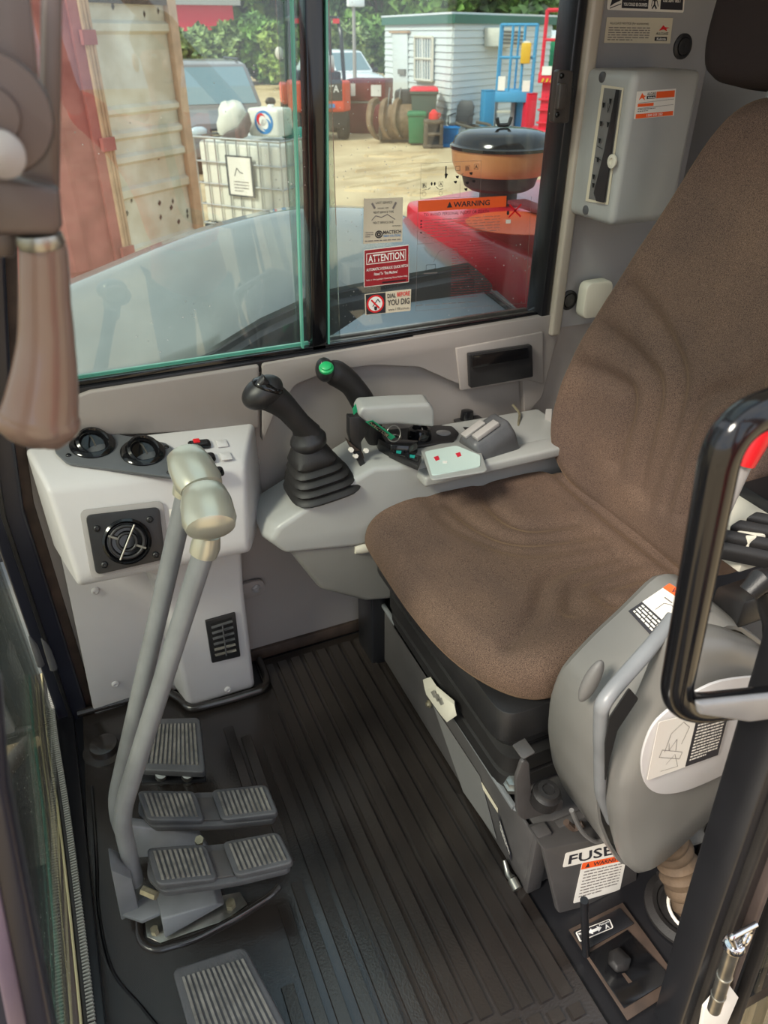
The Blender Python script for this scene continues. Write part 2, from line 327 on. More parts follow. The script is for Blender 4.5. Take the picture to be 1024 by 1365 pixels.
# A pillar, front right
def pil(pts, w, y0, y1):
    return MB().loft([[Vector((x-w, y0, z)), Vector((x, y0, z)), Vector((x, y1, z)), Vector((x-w, y1, z))] for x, z in pts])
tr = struct(pil([(-.155, -.05), (-.155, .55), (-.135, .70), (-.063, 1.04), (.0, 1.35), (.05, 1.62)], .062, 1.33, 1.43), 'trim_1', 'navy_metal', bevel=.006, seg=3)
pil([(-.137, -.05), (-.137, .55), (-.118, .70), (-.045, 1.04), (.02, 1.35), (.07, 1.62)], .022, 1.352, 1.42).part('trim_strip', 'rust_brown', tr, bevel=.003)
pil([(-.186, .0), (-.186, .55), (-.166, .70), (-.094, 1.04), (-.03, 1.35), (.02, 1.62)], .008, 1.322, 1.335).part('edge_strip', 'black_plastic', tr, bevel=.002)
# near front pillar (the door side), blurred at the lower left
P = [A(x, y, y=.36) for x, y in ((2, 880), (10, 1000), (80, 1380), (105, 1500), (30, 1560), (-90, 1200), (-90, 880))]
tr = struct(MB().prism(P, (0, -.03, 0)), 'trim_2', 'navy_metal', bevel=.006, seg=3)
P = [A(x, y, y=.33) for x, y in ((-20, 1080), (38, 1370), (14, 1380), (-40, 1100))]
MB().prism(P, (0, -.006, 0)).part('edge_strip', 'purple_metal', tr, bevel=.002)
# right-hand sliding window: black frame, two panes, slim mullion
win = struct(MB().b2((-.06, 1.345, .742), (.985, 1.40, .766)), 'window_1', 'black_metal', bevel=.003)
MB().b2((-.06, 1.352, .766), (.968, 1.362, .775)).part('sill_track', 'black_gloss', win, bevel=.001)
MB().b2((-.06, 1.366, .766), (.965, 1.374, .774)).part('sill_track', 'steel', win)
for a, b in (((966, 0), 0),): pass
MB().loft([[Vector((x0, 1.338, z)), Vector((x1, 1.338, z)), Vector((x1, 1.40, z)), Vector((x0, 1.40, z))] for x0, x1, z in ((.962, .984, .745), (.962, .984, 1.62))]).part('side_frame', 'black_metal', win, bevel=.004)
MB().loft([[Vector((x0, 1.352, z)), Vector((x1, 1.352, z)), Vector((x1, 1.388, z)), Vector((x0, 1.388, z))] for x0, x1, z in ((.432, .462, .766), (.462, .494, 1.62))]).part('mullion', 'black_gloss', win, bevel=.002)
MB().b2((-.05, 1.374, .770), (.50, 1.378, 1.62)).part('pane', 'glass_side', win, smooth=False)
MB().b2((.415, 1.388, .770), (.966, 1.392, 1.62)).part('pane', 'glass_side', win, smooth=False)
for xa, xb, yy in ((.411, .438, 1.350), (.466, .497, 1.352)):
    MB().loft([[Vector((x, yy, z)), Vector((x+.0035, yy, z)), Vector((x+.0035, yy+.012, z)), Vector((x, yy+.012, z))] for x, z in ((xa, .775), (xb, 1.62))]).part('glass_edge_strip', 'glass_edge', win)
MB().b2((-.05, 1.368, .773), (.43, 1.374, .780)).part('glass_edge_strip', 'glass_edge', win)
MB().b2((.465, 1.380, .770), (.95, 1.388, .779)).part('glass_edge_strip', 'steel', win)
struct(MB().loft([[Vector((x0, 1.325, z)), Vector((x1, 1.325, z)), Vector((x1, 1.36, z)), Vector((x0, 1.36, z))] for x0, x1, z in ((.986, 1.012, .725), (.986, 1.012, 1.62))]), 'trim_3', 'trim_light', bevel=.006, seg=3)
wrr = bpy.data.objects['wall_right_rear']
for px, py in ((910, 62), (758, 400)):
    p = A(px, py, y=1.345); MB().lathe(p, (0, -1, 0), [(.022, -.002), (.022, .002), (.016, .004), (.015, .001), (.0145, .006), (.005, .008), (.0001, .006)], 28).part('round_plug', 'black_plastic', wrr)
p = A(779, 402, y=1.335)
MB().prism(roundpoly([p+Vector((x, 0, z)) for x, z in ((-.022, -.03), (.05, -.03), (.05, .05), (-.022, .05))], .018), (0, -.03, 0)).part('cream_bracket', 'cream_plastic', wrr, bevel=.004)
# windscreen at the front of the cab
wf = struct(MB().loft([[Vector((x, .345, z)), Vector((x+.004, .345, z)), Vector((x+.004, 1.335, z)), Vector((x, 1.335, z))] for x, z in ((-.226, .03), (-.226, .55), (-.10, 1.02), (-.02, 1.35))]), 'window_2', 'glass_front', smooth=False)
fr = struct(MB().b2((-.235, .33, -.05), (-.185, 1.36, .012)), 'wall_front', 'black_metal', bevel=.003)
cur = catmull([A(x, y, z=.03) for x, y in ((62, 900), (70, 980), (85, 1080), (100, 1200), (118, 1365), (124, 1450))], 5)
MB().tube(cur, .010, 10, sq=(1, .9)).part('rubber_seal', 'black_rubber', fr)
def off(c, dx, dz): return [p+Vector((dx, 0, dz)) for p in c]
MB().tube(off(cur, -.022, .006), .0022, 8).part('bright_bead', 'seal_yellow', fr); MB().tube(off(cur, -.009, .008), .0022, 8).part('bright_bead', 'seal_yellow', fr)
MB().tube(off(cur, -.016, .002), .008, 10).part('rubber_seal', 'latch_metal', fr)
MB().tube(off(cur, -.034, .012), .0032, 8).part('glass_edge_strip', 'glass_edge', fr)
def zipper(c, nm):
    z = MB(); L = 0; pts = []
    for a, b in zip(c, c[1:]):
        n = max(1, int((b-a).length/.0055))
        for k in range(n): pts.append((a.lerp(b, k/n), (b-a).normalized()))
    for p, d in pts:
        q = Vector((d.y, -d.x, 0)); z.loft([[p+q*.006+d*.0015, p+q*.006-d*.0015, p-q*.006-d*.0015, p-q*.006+d*.0015], [p+q*.005+d*.0012+Vector((0, 0, .005)), p+q*.005-d*.0012+Vector((0, 0, .005)), p-q*.005-d*.0012+Vector((0, 0, .005)), p-q*.005+d*.0012+Vector((0, 0, .005))]])
    z.part('seal_teeth', 'zipper', fr, kind='stuff', smooth=False)
zipper(off(cur, .006, .006), 0); zipper(off(cur[:14], -.042, .012), 1)
p = A(64, 868, x=-.19)
MB().tube([p+Vector((.0, 0, -.05)), p, p+Vector((-.004, .01, .03))], [.008, .007, .003], 10).part('seal_end', 'pad_rubber', fr)
p = A(46, 862, x=-.20); MB().tube([p+Vector((0, 0, -.05)), p, p+Vector((-.004, .01, .02))], [.007, .006, .002], 10).part('seal_end', 'pad_rubber', fr)
cur2 = [A(x, y, x=-.215) for x, y in ((0, 668), (20, 735), (42, 805), (62, 870))]
MB().tube(cur2, .004, 8).part('bright_bead', 'seal_yellow', fr)
# near right door pillar with its rubber ridges
P0 = [(893, 1375), (940, 1225), (985, 1090), (1020, 985), (1040, 925)]
def strip(pts, w, y0, y1, nm, m, par):
    R = []
    for a, b in pts:
        p = A(a, b, y=.30); R.append([Vector((p.x, y0, p.z)), Vector((p.x+w, y0, p.z)), Vector((p.x+w, y1, p.z)), Vector((p.x, y1, p.z))])
    d = R[0][0]-R[1][0]; R.insert(0, [v+d*.7 for v in R[0]]); d = R[-1][0]-R[-2][0]; R.append([v+d*5 for v in R[-1]])
    mb = MB().loft(R); return mb.part(nm, m, par, bevel=.004, seg=3) if par else mb
dp = struct(strip(P0, .058, .285, .335, '', '', None), 'door_pillar', 'black_metal', bevel=.004)
strip([(x+10, y) for x, y in P0], .010, .275, .29, 'rubber_ridge', 'black_rubber', dp); strip([(x+38, y) for x, y in P0], .008, .272, .29, 'rubber_ridge', 'latch_metal', dp)
strip([(x+62, y) for x, y in P0], .010, .272, .29, 'rubber_ridge', 'black_rubber', dp)
strip([(x+118, y+20) for x, y in P0], .016, .235, .27, 'edge_strip', 'rust_brown', dp)
strip([(x+150, y+40) for x, y in P0], .10, .225, .28, 'outer_skin', 'trim_light', dp)
strip([(x+88, y) for x, y in P0], .10, .29, .30, 'side_pane', 'glass_front', dp)

# ================================================================== FLOOR MAT
fm = thing('floor_mat', 'black moulded rubber floor mat with long raised ribs covering the cab floor', 'floor mat', (.15, .8, 0))
O = [(-.195, .30), (.532, .30), (.532, 1.335), (.235, 1.335), (.235, 1.262), (.06, 1.262), (.04, 1.335), (-.165, 1.345), (-.185, 1.0)]
MB().prism([Vector((x, y, -.003)) for x, y in O], (0, 0, .008)).part('sheet', 'mat_rubber', fm, bevel=.002)
lip = [(-.175, 1.33, .012), (-.05, 1.325, .014), (.02, 1.318, .014), (.045, 1.28, .014), (.06, 1.238, .014), (.15, 1.232, .014), (.232, 1.232, .014), (.246, 1.26, .014), (.246, 1.33, .014)]
MB().tube(fillet(lip, .02), .009, 10).part('raised_lip', 'mat_rubber', fm)
rb = MB()
def blk(x0, x1, y0, y1, h=.0055):
    rb.loft([[Vector((x0, y0, .004)), Vector((x1, y0, .004)), Vector((x1, y1, .004)), Vector((x0, y1, .004))], [Vector((x0+.0015, y0+.0015, .005+h)), Vector((x1-.0015, y0+.0015, .005+h)), Vector((x1-.0015, y1-.0015, .005+h)), Vector((x0+.0015, y1-.0015, .005+h))]])
pit = .0335
for i in range(10):
    x0 = .514-pit*(i+1)+.004; x1 = x0+.0245; yend = .405+(.006*i); ytop = 1.31 if i < 8 else 1.16-.08*(i-8)
    blk(x0, x1, yend, ytop)
    for j in range(3):
        yb = yend-.012-(j*.034) - (.0 if i % 2 else .0)
        if yb-.022 > .31: blk(x0, x1, yb-.022, yb, .005)
for i, (xa, ya, yb_) in enumerate([(.1495, .43, .76), (.116, .43, .73), (.0825, .43, .60), (.1495, .80, 1.12), (.12, .93, 1.16)]): blk(xa-.004, xa+.018, ya, yb_)
for x0, y0, x1, y1 in ((.085, .90, .09, 1.17), (.115, .86, .12, 1.16)): pass
rb.part('tread_rib', 'mat_rubber', fm, kind='stuff', smooth=False)
crv = catmull([(-.165, 1.12, .006), (-.172, .95, .006), (-.178, .85, .006), (-.168, .74, .006), (-.13, .66, .006), (-.10, .60, .006), (-.05, .50, .006), (.0, .42, .006)], 6)
MB().tube(crv, .0028, 8).part('moulded_line', 'black_gloss', fm)
MB().lathe(A(140, 1000, z=.004), (0, 0, 1), [(.045, 0), (.045, .003), (.032, .006), (.028, .02), (.02, .024), (.0001, .025)], 32).part('domed_boss', 'mat_rubber', fm)
# cut-out around the travel pedal bracket: a raised black lip on a bright base plate
c = [A(x, y, z=.006) for x, y in ((186, 1225), (186, 1255), (205, 1268), (262, 1252), (318, 1222), (360, 1195), (372, 1182))]
MB().tube(fillet(c, .02), .007, 10).part('raised_lip', 'mat_rubber', fm)
bpl = thing('pedal_base_plate', 'small bright metal plate on the mat under the near twin pedal', 'plate', A(210, 1245, z=.005))
MB().prism([A(x, y, z=.006) for x, y in ((192, 1215), (196, 1250), (214, 1258), (300, 1228), (330, 1206), (320, 1190))], (0, 0, .003)).part('plate', 'steel', bpl, bevel=.001)
MB().cyl(A(207, 1243, z=.009), A(207, 1243, z=.009)+Vector((0, 0, .012)), .007, n=6).part('bolt', 'brass', bpl)
MB().cyl(A(308, 1208, z=.009), A(308, 1208, z=.009)+Vector((0, 0, .012)), .009, n=6).part('bolt', 'brass', bpl)

# ================================================================== FRONT CONSOLE (vents, switches)
fc = thing('front_console', 'pale grey moulded front console with air vents and switches in the far front corner', 'console', (.07, 1.28, 0))
def ringx(x0, x1, prof, k):      # profile (y,z) ring; x tapers with depth
    return [Vector((x1+(x0-x1)*max(0, min(1, (1.345-y)/.17)), y, z)) for y, z in prof]
prof = [(1.345, .672), (1.25, .652), (1.225, .640), (1.17, .50), (1.168, .475), (1.18, .458), (1.25, .448), (1.345, .448)]
MB().loft([ringx(-.088, -.125, prof, 0), ringx(.225, .30, [(y, z-.03 if z > .6 else z-.015) for y, z in prof], 1)]).part('upper_body', 'plastic_light', fc, bevel=.014, seg=4)
MB().loft([[Vector((-.142, 1.322, 0)), Vector((.07, 1.322, 0)), Vector((.07, 1.352, 0)), Vector((-.142, 1.352, 0))], [Vector((-.112, 1.322, .5)), Vector((.07, 1.322, .5)), Vector((.07, 1.352, .5)), Vector((-.112, 1.352, .5))]]).part('lower_panel', 'plastic_light', fc, bevel=.004)
def cr(x0, x1, yf, z): return [Vector((x0, 1.35, z)), Vector((x0+.022, yf, z)), Vector((x1, yf, z)), Vector((x1, 1.35, z))]
MB().loft([cr(.035, .215, 1.252, .003), cr(.035, .218, 1.25, .30), cr(.02, .222, 1.24, .40), cr(-.04, .222, 1.21, .47)]).part('duct_column', 'plastic_light', fc, bevel=.012, seg=4)
TOP = plane3((-.09, 1.345, .673), (-.09, 1.25, .653), (.26, 1.345, .643)); TN = TOP[1] if TOP[1].z > 0 else -TOP[1]
q = [AP(x, y, TOP)+TN*.001 for x, y in ((70, 577), (112, 574), (222, 594), (242, 612), (236, 641), (90, 621), (74, 606))]
MB().prism(roundpoly(q, .008), TN*.006).part('vent_plate', 'vent_grey', fc, bevel=.002)
vp = [c for c in fc.children if c.name.startswith('vent_plate')][0]
for px, py in ((124, 597), (191, 607)):
    c = AP(px, py, TOP)+TN*.006; u = (c-CAM).normalized()
    bz = MB().lathe(c, TN, [(.040, 0), (.040, .004), (.036, .008), (.031, .009), (.028, .003), (.027, -.002), (.0001, -.004)], 40).part('round_vent', 'black_gloss', vp)
    MB().lathe(c, TN+Vector((.2, -.5, 0)), [(.026, .0), (.031, .008), (.0305, .014), (.026, .017), (.023, .014), (.02, .004), (.0001, .002)], 32).part('vent_louvre', 'black_gloss', vp)
    MB().tube([c+TN*.012+Vector((-.004, .026, 0)), c+TN*.017, c+TN*.012+Vector((.004, -.026, 0))], .0016, 6).part('vent_blade', 'steel', vp)
for px, py in ((92, 611), (88, 582), (222, 600), (226, 634)): screw(AP(px, py, TOP)+TN*.006, TN, vp, .004, 'black_gloss')
def rbox(px, py, w, d, h, nm, m, par, r=.004, pl=TOP, n=TN, ux=Vector((1, 0, 0))):
    c = AP(px, py, pl); ux = (ux-n*ux.dot(n)).normalized(); uy = n.cross(ux)
    P = roundpoly([c+ux*a*w/2+uy*b*d/2 for a, b in ((-1, -1), (1, -1), (1, 1), (-1, 1))], r); return MB().prism(P, n*h).part(nm, m, par, bevel=.0012)
for px, py, rd in ((266, 594, 1), (272, 612, 0), (283, 631, 0)):
    s_ = rbox(px, py, .042, .025, .005, 'rocker_switch', 'black_gloss', fc, .008)
    rbox(px, py, .028, .014, .009, 'rocker', 'black_plastic', s_, .003)
    if rd: rbox(px-4, py-1, .012, .011, .0115, 'red_symbol', 'red', s_, .001)
for px, py in ((296, 592), (301, 609)): rbox(px, py, .021, .022, .003, 'blank_cover', 'plastic_light', fc, .002)
# face vents
FC = plane3((0, 1.225, .640), (0, 1.17, .495), (.2, 1.225, .640)); FN = FC[1] if FC[1].y < 0 else -FC[1]
q = [AP(x, y, FC)+FN*.002 for x, y in ((114, 686), (212, 675), (220, 744), (128, 765))]
q0 = [AP(x, y, FC)+FN*.000 for x, y in ((106, 680), (217, 667), (228, 748), (122, 772))]
MB().prism(roundpoly(q0, .012), FN*.003).part('vent_recess', 'plastic_grey', fc, bevel=.001)
sv = MB().prism(roundpoly(q, .010), FN*.008).part('side_vent', 'black_plastic', fc, bevel=.002, label='black square vent with round swivel nozzle')
c = AP(169, 720, FC)+FN*.011
MB().lathe(c, FN, [(.042, 0), (.042, .003), (.038, .006), (.034, .002), (.033, -.003), (.0001, -.004)], 40).part('nozzle_ring', 'black_gloss', sv)
MB().ring(c+FN*.004, FN, .029, .0035).part('nozzle', 'black_plastic', sv); MB().ring(c+FN*.005, FN, .016, .0028).part('nozzle', 'black_plastic', sv)
ux = Vector((.6, 0, 1)); ux = (ux-FN*ux.dot(FN)).normalized(); uy = FN.cross(ux)
MB().tube([c+ux*.034+FN*.008, c-ux*.034+FN*.008], .0018, 8).part('nozzle_bar', 'steel', sv)
for sg in (1, -1): MB().tube([c+uy*.016*sg+FN*.006, c+uy*.034*sg+FN*.006], .0022, 8).part('nozzle_bar', 'pad_worn', sv)
for px, py in ((129, 703), (199, 691), (139, 751), (207, 738)): screw(AP(px, py, FC)+FN*.010, FN, sv, .005, 'black_plastic')
# low vent on the duct column
CY = 1.2505
fv = MB().prism(roundpoly([A(x, y, y=CY) for x, y in ((273, 826), (313, 815), (320, 873), (282, 882))], .003), (0, -.006, 0)).part('floor_vent', 'black_plastic', fc, bevel=.0015, label='small black louvred vent low on the column')
a, b, c_, d = [A(x, y, y=CY-.007) for x, y in ((281, 832), (309, 823), (315, 869), (287, 876))]
MB().prism([a, b, c_, d], (0, -.0006, 0)).part('vent_opening', 'gap_dark', fv)
for k in range(6):
    t = (k+.5)/6; p = a.lerp(d, t); q_ = b.lerp(c_, t); MB().loft([[p+Vector((0, -.006, .0012)), p+Vector((0, -.006, -.0012)), p+Vector((0, 0, .0)), p+Vector((0, 0, .002))], [q_+Vector((0, -.006, .0012)), q_+Vector((0, -.006, -.0012)), q_+Vector((0, 0, .0)), q_+Vector((0, 0, .002))]]).part('vent_slat', 'pad_worn' if k > 3 else 'pad_rubber', fv, smooth=False)
m1 = a.lerp(b, .5); m2 = d.lerp(c_, .5); MB().tube([m1+Vector((0, -.008, -.004)), m2+Vector((0, -.008, .004))], .0017, 6).part('vent_divider', 'pad_rubber', fv)
for px, py, yy in ((127, 788, 1.32), (154, 912, 1.32), (304, 919, 1.25)): screw(A(px, py, y=yy), (0, -1, 0), fc, .007)
dc = Decal([AP(x, y, FC) for x, y in ((225, 679), (246, 675), (248, 700), (228, 703))], FN, fc, 'white_label', 'small_sticker', r=.001)
dc.text('MEGA', .05, .78, .98, .96, 'dark_ink', True)

# ================================================================== TRAVEL LEVERS WITH THEIR PEDALS
def pad(par, quad, h=.016, nr=10, name='tread_pad', base='pad_rubber', along=0, worn='pad_worn', lab=None, bow=0):
    q = [Vector(p) for p in quad]; n = (q[1]-q[0]).cross(q[3]-q[0]).normalized(); n = n if n.z > 0 else -n
    b = MB().prism(roundpoly([p-n*h for p in q], .012), n*h).part(name, base, par, bevel=.003, seg=3, label=lab)
    r = MB()
    for k in range(nr):
        t = .08+.84*(k+.5)/nr; w = .27*.84/nr
        f = (lambda u, v: q[0].lerp(q[1], u).lerp(q[3].lerp(q[2], u), v)) if along == 0 else (lambda u, v: q[0].lerp(q[3], u).lerp(q[1].lerp(q[2], u), v))
        a_ = .12
        P = [f(t-w, a_), f(t+w, a_), f(t+w, 1-a_), f(t-w, 1-a_)]; r.loft([[p for p in P], [p.lerp(sum(P, Vector())/4, .02)+n*.003 for p in P]])
    r.part('tread_rib', worn, b, kind='stuff', smooth=False); return b
def travel(label, base, bend, top, pk, grip_a, grip_b, grip_w, pads, zt, brk):
    t = thing('travel_lever', label, 'lever', (base[0], base[1], 0), group='pair of travel levers with twin foot pedals')
    P = fillet([base, bend, top], .05, 6)
    MB().tube(P, .0165, 18, sq=(1.15, .85)).part('lever_tube', 'grey_paint', t)
    top = Vector(top)
    MB().tube([top+(Vector(bend)-top).normalized()*.012, top, pk], [.019, .020, .017], 18).part('collar', 'knob_silver', t)
    ga, gb = Vector(grip_a), Vector(grip_b); d = gb-ga; rr = [[], [], [], []]
    R = [ga-d.normalized()*.004, ga, ga.lerp(gb, .3), ga.lerp(gb, .75), gb-d*.08, gb]; W_ = [grip_w*.72, grip_w*.86, grip_w*1.02, grip_w*1.06, grip_w*.95, grip_w*.55]
    MB().tube(R, W_, 24, sq=(.72, 1.0), up=(0, 0, 1)).part('grip', 'knob_silver', t, bevel=0)
    a, b, c, d_ = [Vector(p) for p in pads]          # TL TR BR BL of the whole twin pedal
    e = lambda u, v: a.lerp(b, u).lerp(d_.lerp(c, u), v)
    n = (b-a).cross(d_-a).normalized(); n = n if n.z > 0 else -n
    pd = MB().prism(roundpoly([e(u, v)-n*.026 for u, v in ((0, .12), (.42, 0), (.58, 0), (1, -.05), (1.03, .5), (.98, .92), (.6, 1.04), (.42, 1.05), (.05, 1.02), (-.04, .6))], .010), n*.016).part('pedal_plate', 'pad_rubber', t, bevel=.003)
    up = n*.004
    pad(pd, [e(.0, .06)+up*2, e(.44, .05), e(.46, .97), e(.03, .97)+up*2], .015, 10)
    pad(pd, [e(.56, .04), e(1.0, -.02)+up*2, e(1.02, .90)+up*2, e(.58, .98)], .015, 10)
    MB().prism([e(.44, .2)-n*.012, e(.58, .2)-n*.012, e(.58, .9)-n*.012, e(.44, .9)-n*.012], n*.006).part('pedal_bridge', 'grey_paint_dark', pd, bevel=.002)
    for (pa, pb, r) in brk.get('pins', []): MB().cyl(pa, pb, r, n=6).part('bolt', 'brass', t)
    for P_, v in brk.get('plates', []): MB().prism(P_, v).part('bracket_plate', brk.get('mat', 'grey_paint'), t, bevel=.003)
    return t
travel('grey travel lever nearer the camera with silver grip and the nearer twin pedal', A(180, 1172, y=.835), A(160, 1088, y=.835), A(274, 728, y=.835), A(277, 712, y=.835),
       A(272, 655, y=.87), A(282, 708, y=.80), .033,
       [A(195, 1130, z=.135), A(372, 1112, z=.135), A(391, 1158, z=.135), A(205, 1186, z=.13)], 0,
       dict(plates=[([A(148, 1160, y=.80), A(176, 1172, y=.80), A(186, 1214, y=.80), A(162, 1228, y=.80)], (.0, .045, 0)),
                    ([A(160, 1222, z=.035), A(190, 1232, z=.035), A(250, 1205, z=.035), A(205, 1190, z=.035)], (0, 0, .01)),
                    ([A(215, 1225, z=.05), A(290, 1205, z=.05), A(300, 1205, z=.02), A(220, 1252, z=.02)], (.0, .05, .0))],
            pins=[(A(190, 1186, y=.80), A(190, 1186, y=.80)+Vector((.02, -.02, 0)), .008)]))
travel('grey travel lever farther from the camera with silver grip and the farther twin pedal', A(172, 1130, y=.92), A(152, 1075, y=.92), A(250, 650, y=.92), A(252, 628, y=.92),
       A(247, 606, y=.96), A(271, 655, y=.89), .031,
       [A(183, 1054, z=.135), A(356, 1049, z=.135), A(370, 1092, z=.135), A(192, 1098, z=.13)], 0,
       dict(plates=[([A(165, 1100, y=.90), A(265, 1112, y=.88), A(280, 1135, y=.86), A(175, 1145, y=.88)], (0, .02, 0))],
            pins=[(A(266, 1122, y=.85), A(266, 1122, y=.85)+Vector((0, -.004, .012)), .008)]))
bp = thing('boom_swing_pedal', 'single ribbed rubber pedal farthest back by the console', 'pedal', A(235, 1030, z=0))
pad(bp, [A(197, 958, z=.10), A(266, 956, z=.10), A(274, 1030, z=.085), A(184, 1026, z=.085)], .02, 12)
for px in (215, 250): MB().tube([A(px, 1030, z=.07), A(px, 1040, z=.01)], .012, 10).part('pedal_stem', 'steel', bp)
MB().prism([A(190, 1036, z=.03), A(275, 1032, z=.03), A(275, 1044, z=.03), A(190, 1048, z=.03)], (0, 0, .012)).part('hinge_bar', 'black_metal', bp, bevel=.002)
ft = thing('footrest', 'large ribbed rubber footrest nearest the camera at the bottom edge', 'footrest', A(300, 1330, z=0))
pad(ft, [A(229, 1292, z=.05), A(326, 1261, z=.05), A(392, 1385, z=.035), A(262, 1410, z=.035)], .025, 13)
# ================================================================== SEAT
def seg_d(p, a, b):
    dx, dy = b[0]-a[0], b[1]-a[1]; t = max(0, min(1, ((p[0]-a[0])*dx+(p[1]-a[1])*dy)/(dx*dx+dy*dy+1e-12)))
    return sqrt((p[0]-a[0]-dx*t)**2+(p[1]-a[1]-dy*t)**2)
def smoothpl(P):
    return [(p.x, p.y) for p in fillet([(a, b, 0) for a, b in P], .035, 4)]
def groovef(lines, w):
    lines = [(smoothpl(L), d) for L, d in lines]; bb = [(min(p[0] for p in L)-3*w, max(p[0] for p in L)+3*w, min(p[1] for p in L)-3*w, max(p[1] for p in L)+3*w) for L, _ in lines]
    def f(a, b):
        h = 0
        for (L, dp), q in zip(lines, bb):
            if a < q[0] or a > q[1] or b < q[2] or b > q[3]: continue
            m = min(seg_d((a, b), L[i], L[i+1]) for i in range(len(L)-1)); e = min(1, max(0, 1))
            h -= dp*math.exp(-(m/w)**2)
        return h
    return f
seat = thing('operator_seat', 'brown-grey fabric operator seat with high backrest and headrest', 'seat', (.75, .92, .16))
zt = .485
def zz(px, py, z=zt): p = A(px, py, z=z); return (p.x, p.y)
def oc(P, n=6): return [(p.x, p.y) for p in catmull([(a, b, 0) for a, b in P+[P[0]]], n)[:-1]]
COUT = oc([(.452, 1.10), (.462, 1.16), (.51, 1.195), (.62, 1.195), (.76, 1.19), (.90, 1.175), (.965, 1.10), (.975, .93), (.965, .76), (.90, .69), (.76, .655), (.60, .645), (.535, .658), (.49, .712), (.46, .80), (.448, .93)], 10)
gl = []
def gpx(*pts, d=.006): gl.append(([zz(*p) for p in pts], d*1.9))
gpx((672, 862), (706, 830), (722, 800), (726, 768), (752, 750), (822, 734)); gpx((762, 812), (762, 785), (768, 770), (800, 758), (848, 745)); gpx((818, 800), (798, 785), (808, 776), (850, 765), (872, 764), d=.005)
gpx((640, 640), (652, 668), (680, 690), (705, 697), (768, 690)); gpx((600, 672), (632, 696), (668, 712), (700, 716), (795, 705)); gpx((560, 650), (600, 700), (665, 727), (700, 733), (812, 719), d=.003)
gc = groovef(gl, .0165)
def hc(a, b, k=1):
    h = gc(a, b)*k; u = (a-.45)/.52; v = (b-.915)/.27
    h += .012*v*v*v*v*(1 if u > .2 else u/.2) - .010*math.exp(-((u-.62)/.25)**2)*(1-v*v) + .016*max(0, u-.80)*5*.6
    h -= .030*max(0, .30-u)**2*6
    gx, gy = a-.845, abs(b-.915)
    return h - .008*math.exp(-((a-.905)/.012)**2)
MB().pillow((0, 0, zt), (1, 0, 0), (0, 1, 0), (0, 0, 1), COUT, .078, .045, hc, M=120).part('seat_cushion', 'seat_fabric', seat, sharp=180)
# backrest: plane leaning back
B0 = Vector((.915, .925, .47)); BU = Vector((.17, 0, .985)).normalized(); BN = Vector((-BU.z, 0, BU.x)); BL = Vector((0, 1, 0)); BPL = (B0+BN*.03, BN)
def bb(px, py): p = AP(px, py, BPL)-B0; return (p.dot(BL), p.dot(BU))
BOUT = oc([(0, -.01), (.12, -.005), (.20, .02), (.245, .09), (.25, .20), (.235, .33), (.20, .47), (.155, .61), (.115, .71), (.07, .755), (0, .765),
           (-.07, .755), (-.115, .71), (-.155, .61), (-.20, .47), (-.235, .33), (-.25, .20), (-.245, .09), (-.20, .02), (-.12, -.005)], 8)
gl2 = []
def bpx(*pts, d=.007): gl2.append(([bb(*p) for p in pts], d*2.1))
bpx((828, 382), (868, 440), (896, 500), (888, 560), (846, 668)); bpx((780, 420), (830, 468), (864, 508), (862, 545), (834, 650)); bpx((757, 481), (800, 500), (831, 520), (828, 552), (806, 618))
bpx((1030, 478), (975, 518), (920, 530), (903, 580), (872, 676), d=.006); bpx((1010, 530), (955, 556), (928, 600), (900, 690), d=.009); bpx((1030, 560), (985, 580), (968, 610), (948, 690), d=.007)
gb = groovef(gl2, .017)
def hb(a, b, k=1): return gb(a, b)*k+.045*(abs(a)/.24)**3*(1 if b < .5 else max(0, (.75-b)/.25))+.012*math.exp(-((b-.24)/.14)**2)
MB().pillow(B0, BL, BU, BN, BOUT, .075, .040, hb, M=120).part('backrest', 'seat_fabric', seat, sharp=180)
HO = B0+BU*.775+BN*.0
HOUT = oc([(0, .0), (.10, .005), (.135, .04), (.145, .12), (.135, .21), (.10, .245), (0, .25), (-.10, .245), (-.135, .21), (-.145, .12), (-.135, .04), (-.10, .005)], 8)
MB().pillow(HO+Vector((-.03, .03, .0)), BL, BU, BN, HOUT, .09, .035, None, M=24).part('headrest', 'head_fabric', seat, sharp=180, label='dark fabric headrest')
for s_ in (-.05, .05): MB().cyl(B0+BL*s_+BU*.70-BN*.04, B0+BL*s_+BU*.83-BN*.04, .007).part('headrest_post', 'steel', seat)
# pan and bellows under the cushion
def rr(x0, x1, y0, y1, z, r=.04): return roundpoly([(x0, y0, z), (x1, y0, z), (x1, y1, z), (x0, y1, z)], r, 5)
MB().loft([rr(.505, .97, .665, 1.18, .30), rr(.495, .97, .655, 1.18, .325), rr(.485, .97, .65, 1.18, .335), rr(.490, .97, .655, 1.18, .395)]).part('seat_pan', 'black_plastic', seat, bevel=.002)
MB().loft([rr(.54, .97, .69, 1.18, .165), rr(.52, .97, .668, 1.18, .175), rr(.52, .97, .668, 1.18, .205), rr(.535, .97, .683, 1.18, .213), rr(.535, .97, .683, 1.18, .22), rr(.515, .97, .662, 1.18, .228), rr(.515, .97, .662, 1.18, .265), rr(.53, .97, .68, 1.18, .272), rr(.53, .97, .68, 1.18, .282), rr(.518, .97, .668, 1.18, .290), rr(.518, .97, .668, 1.18, .31)]).part('suspension_bellows', 'black_rubber', seat, sharp=60)
p = A(690, 968, y=.664); MB().ring(p, (0, -1, 0), .012, .0015, 24, 6).part('moulded_emblem', 'pad_rubber', seat)
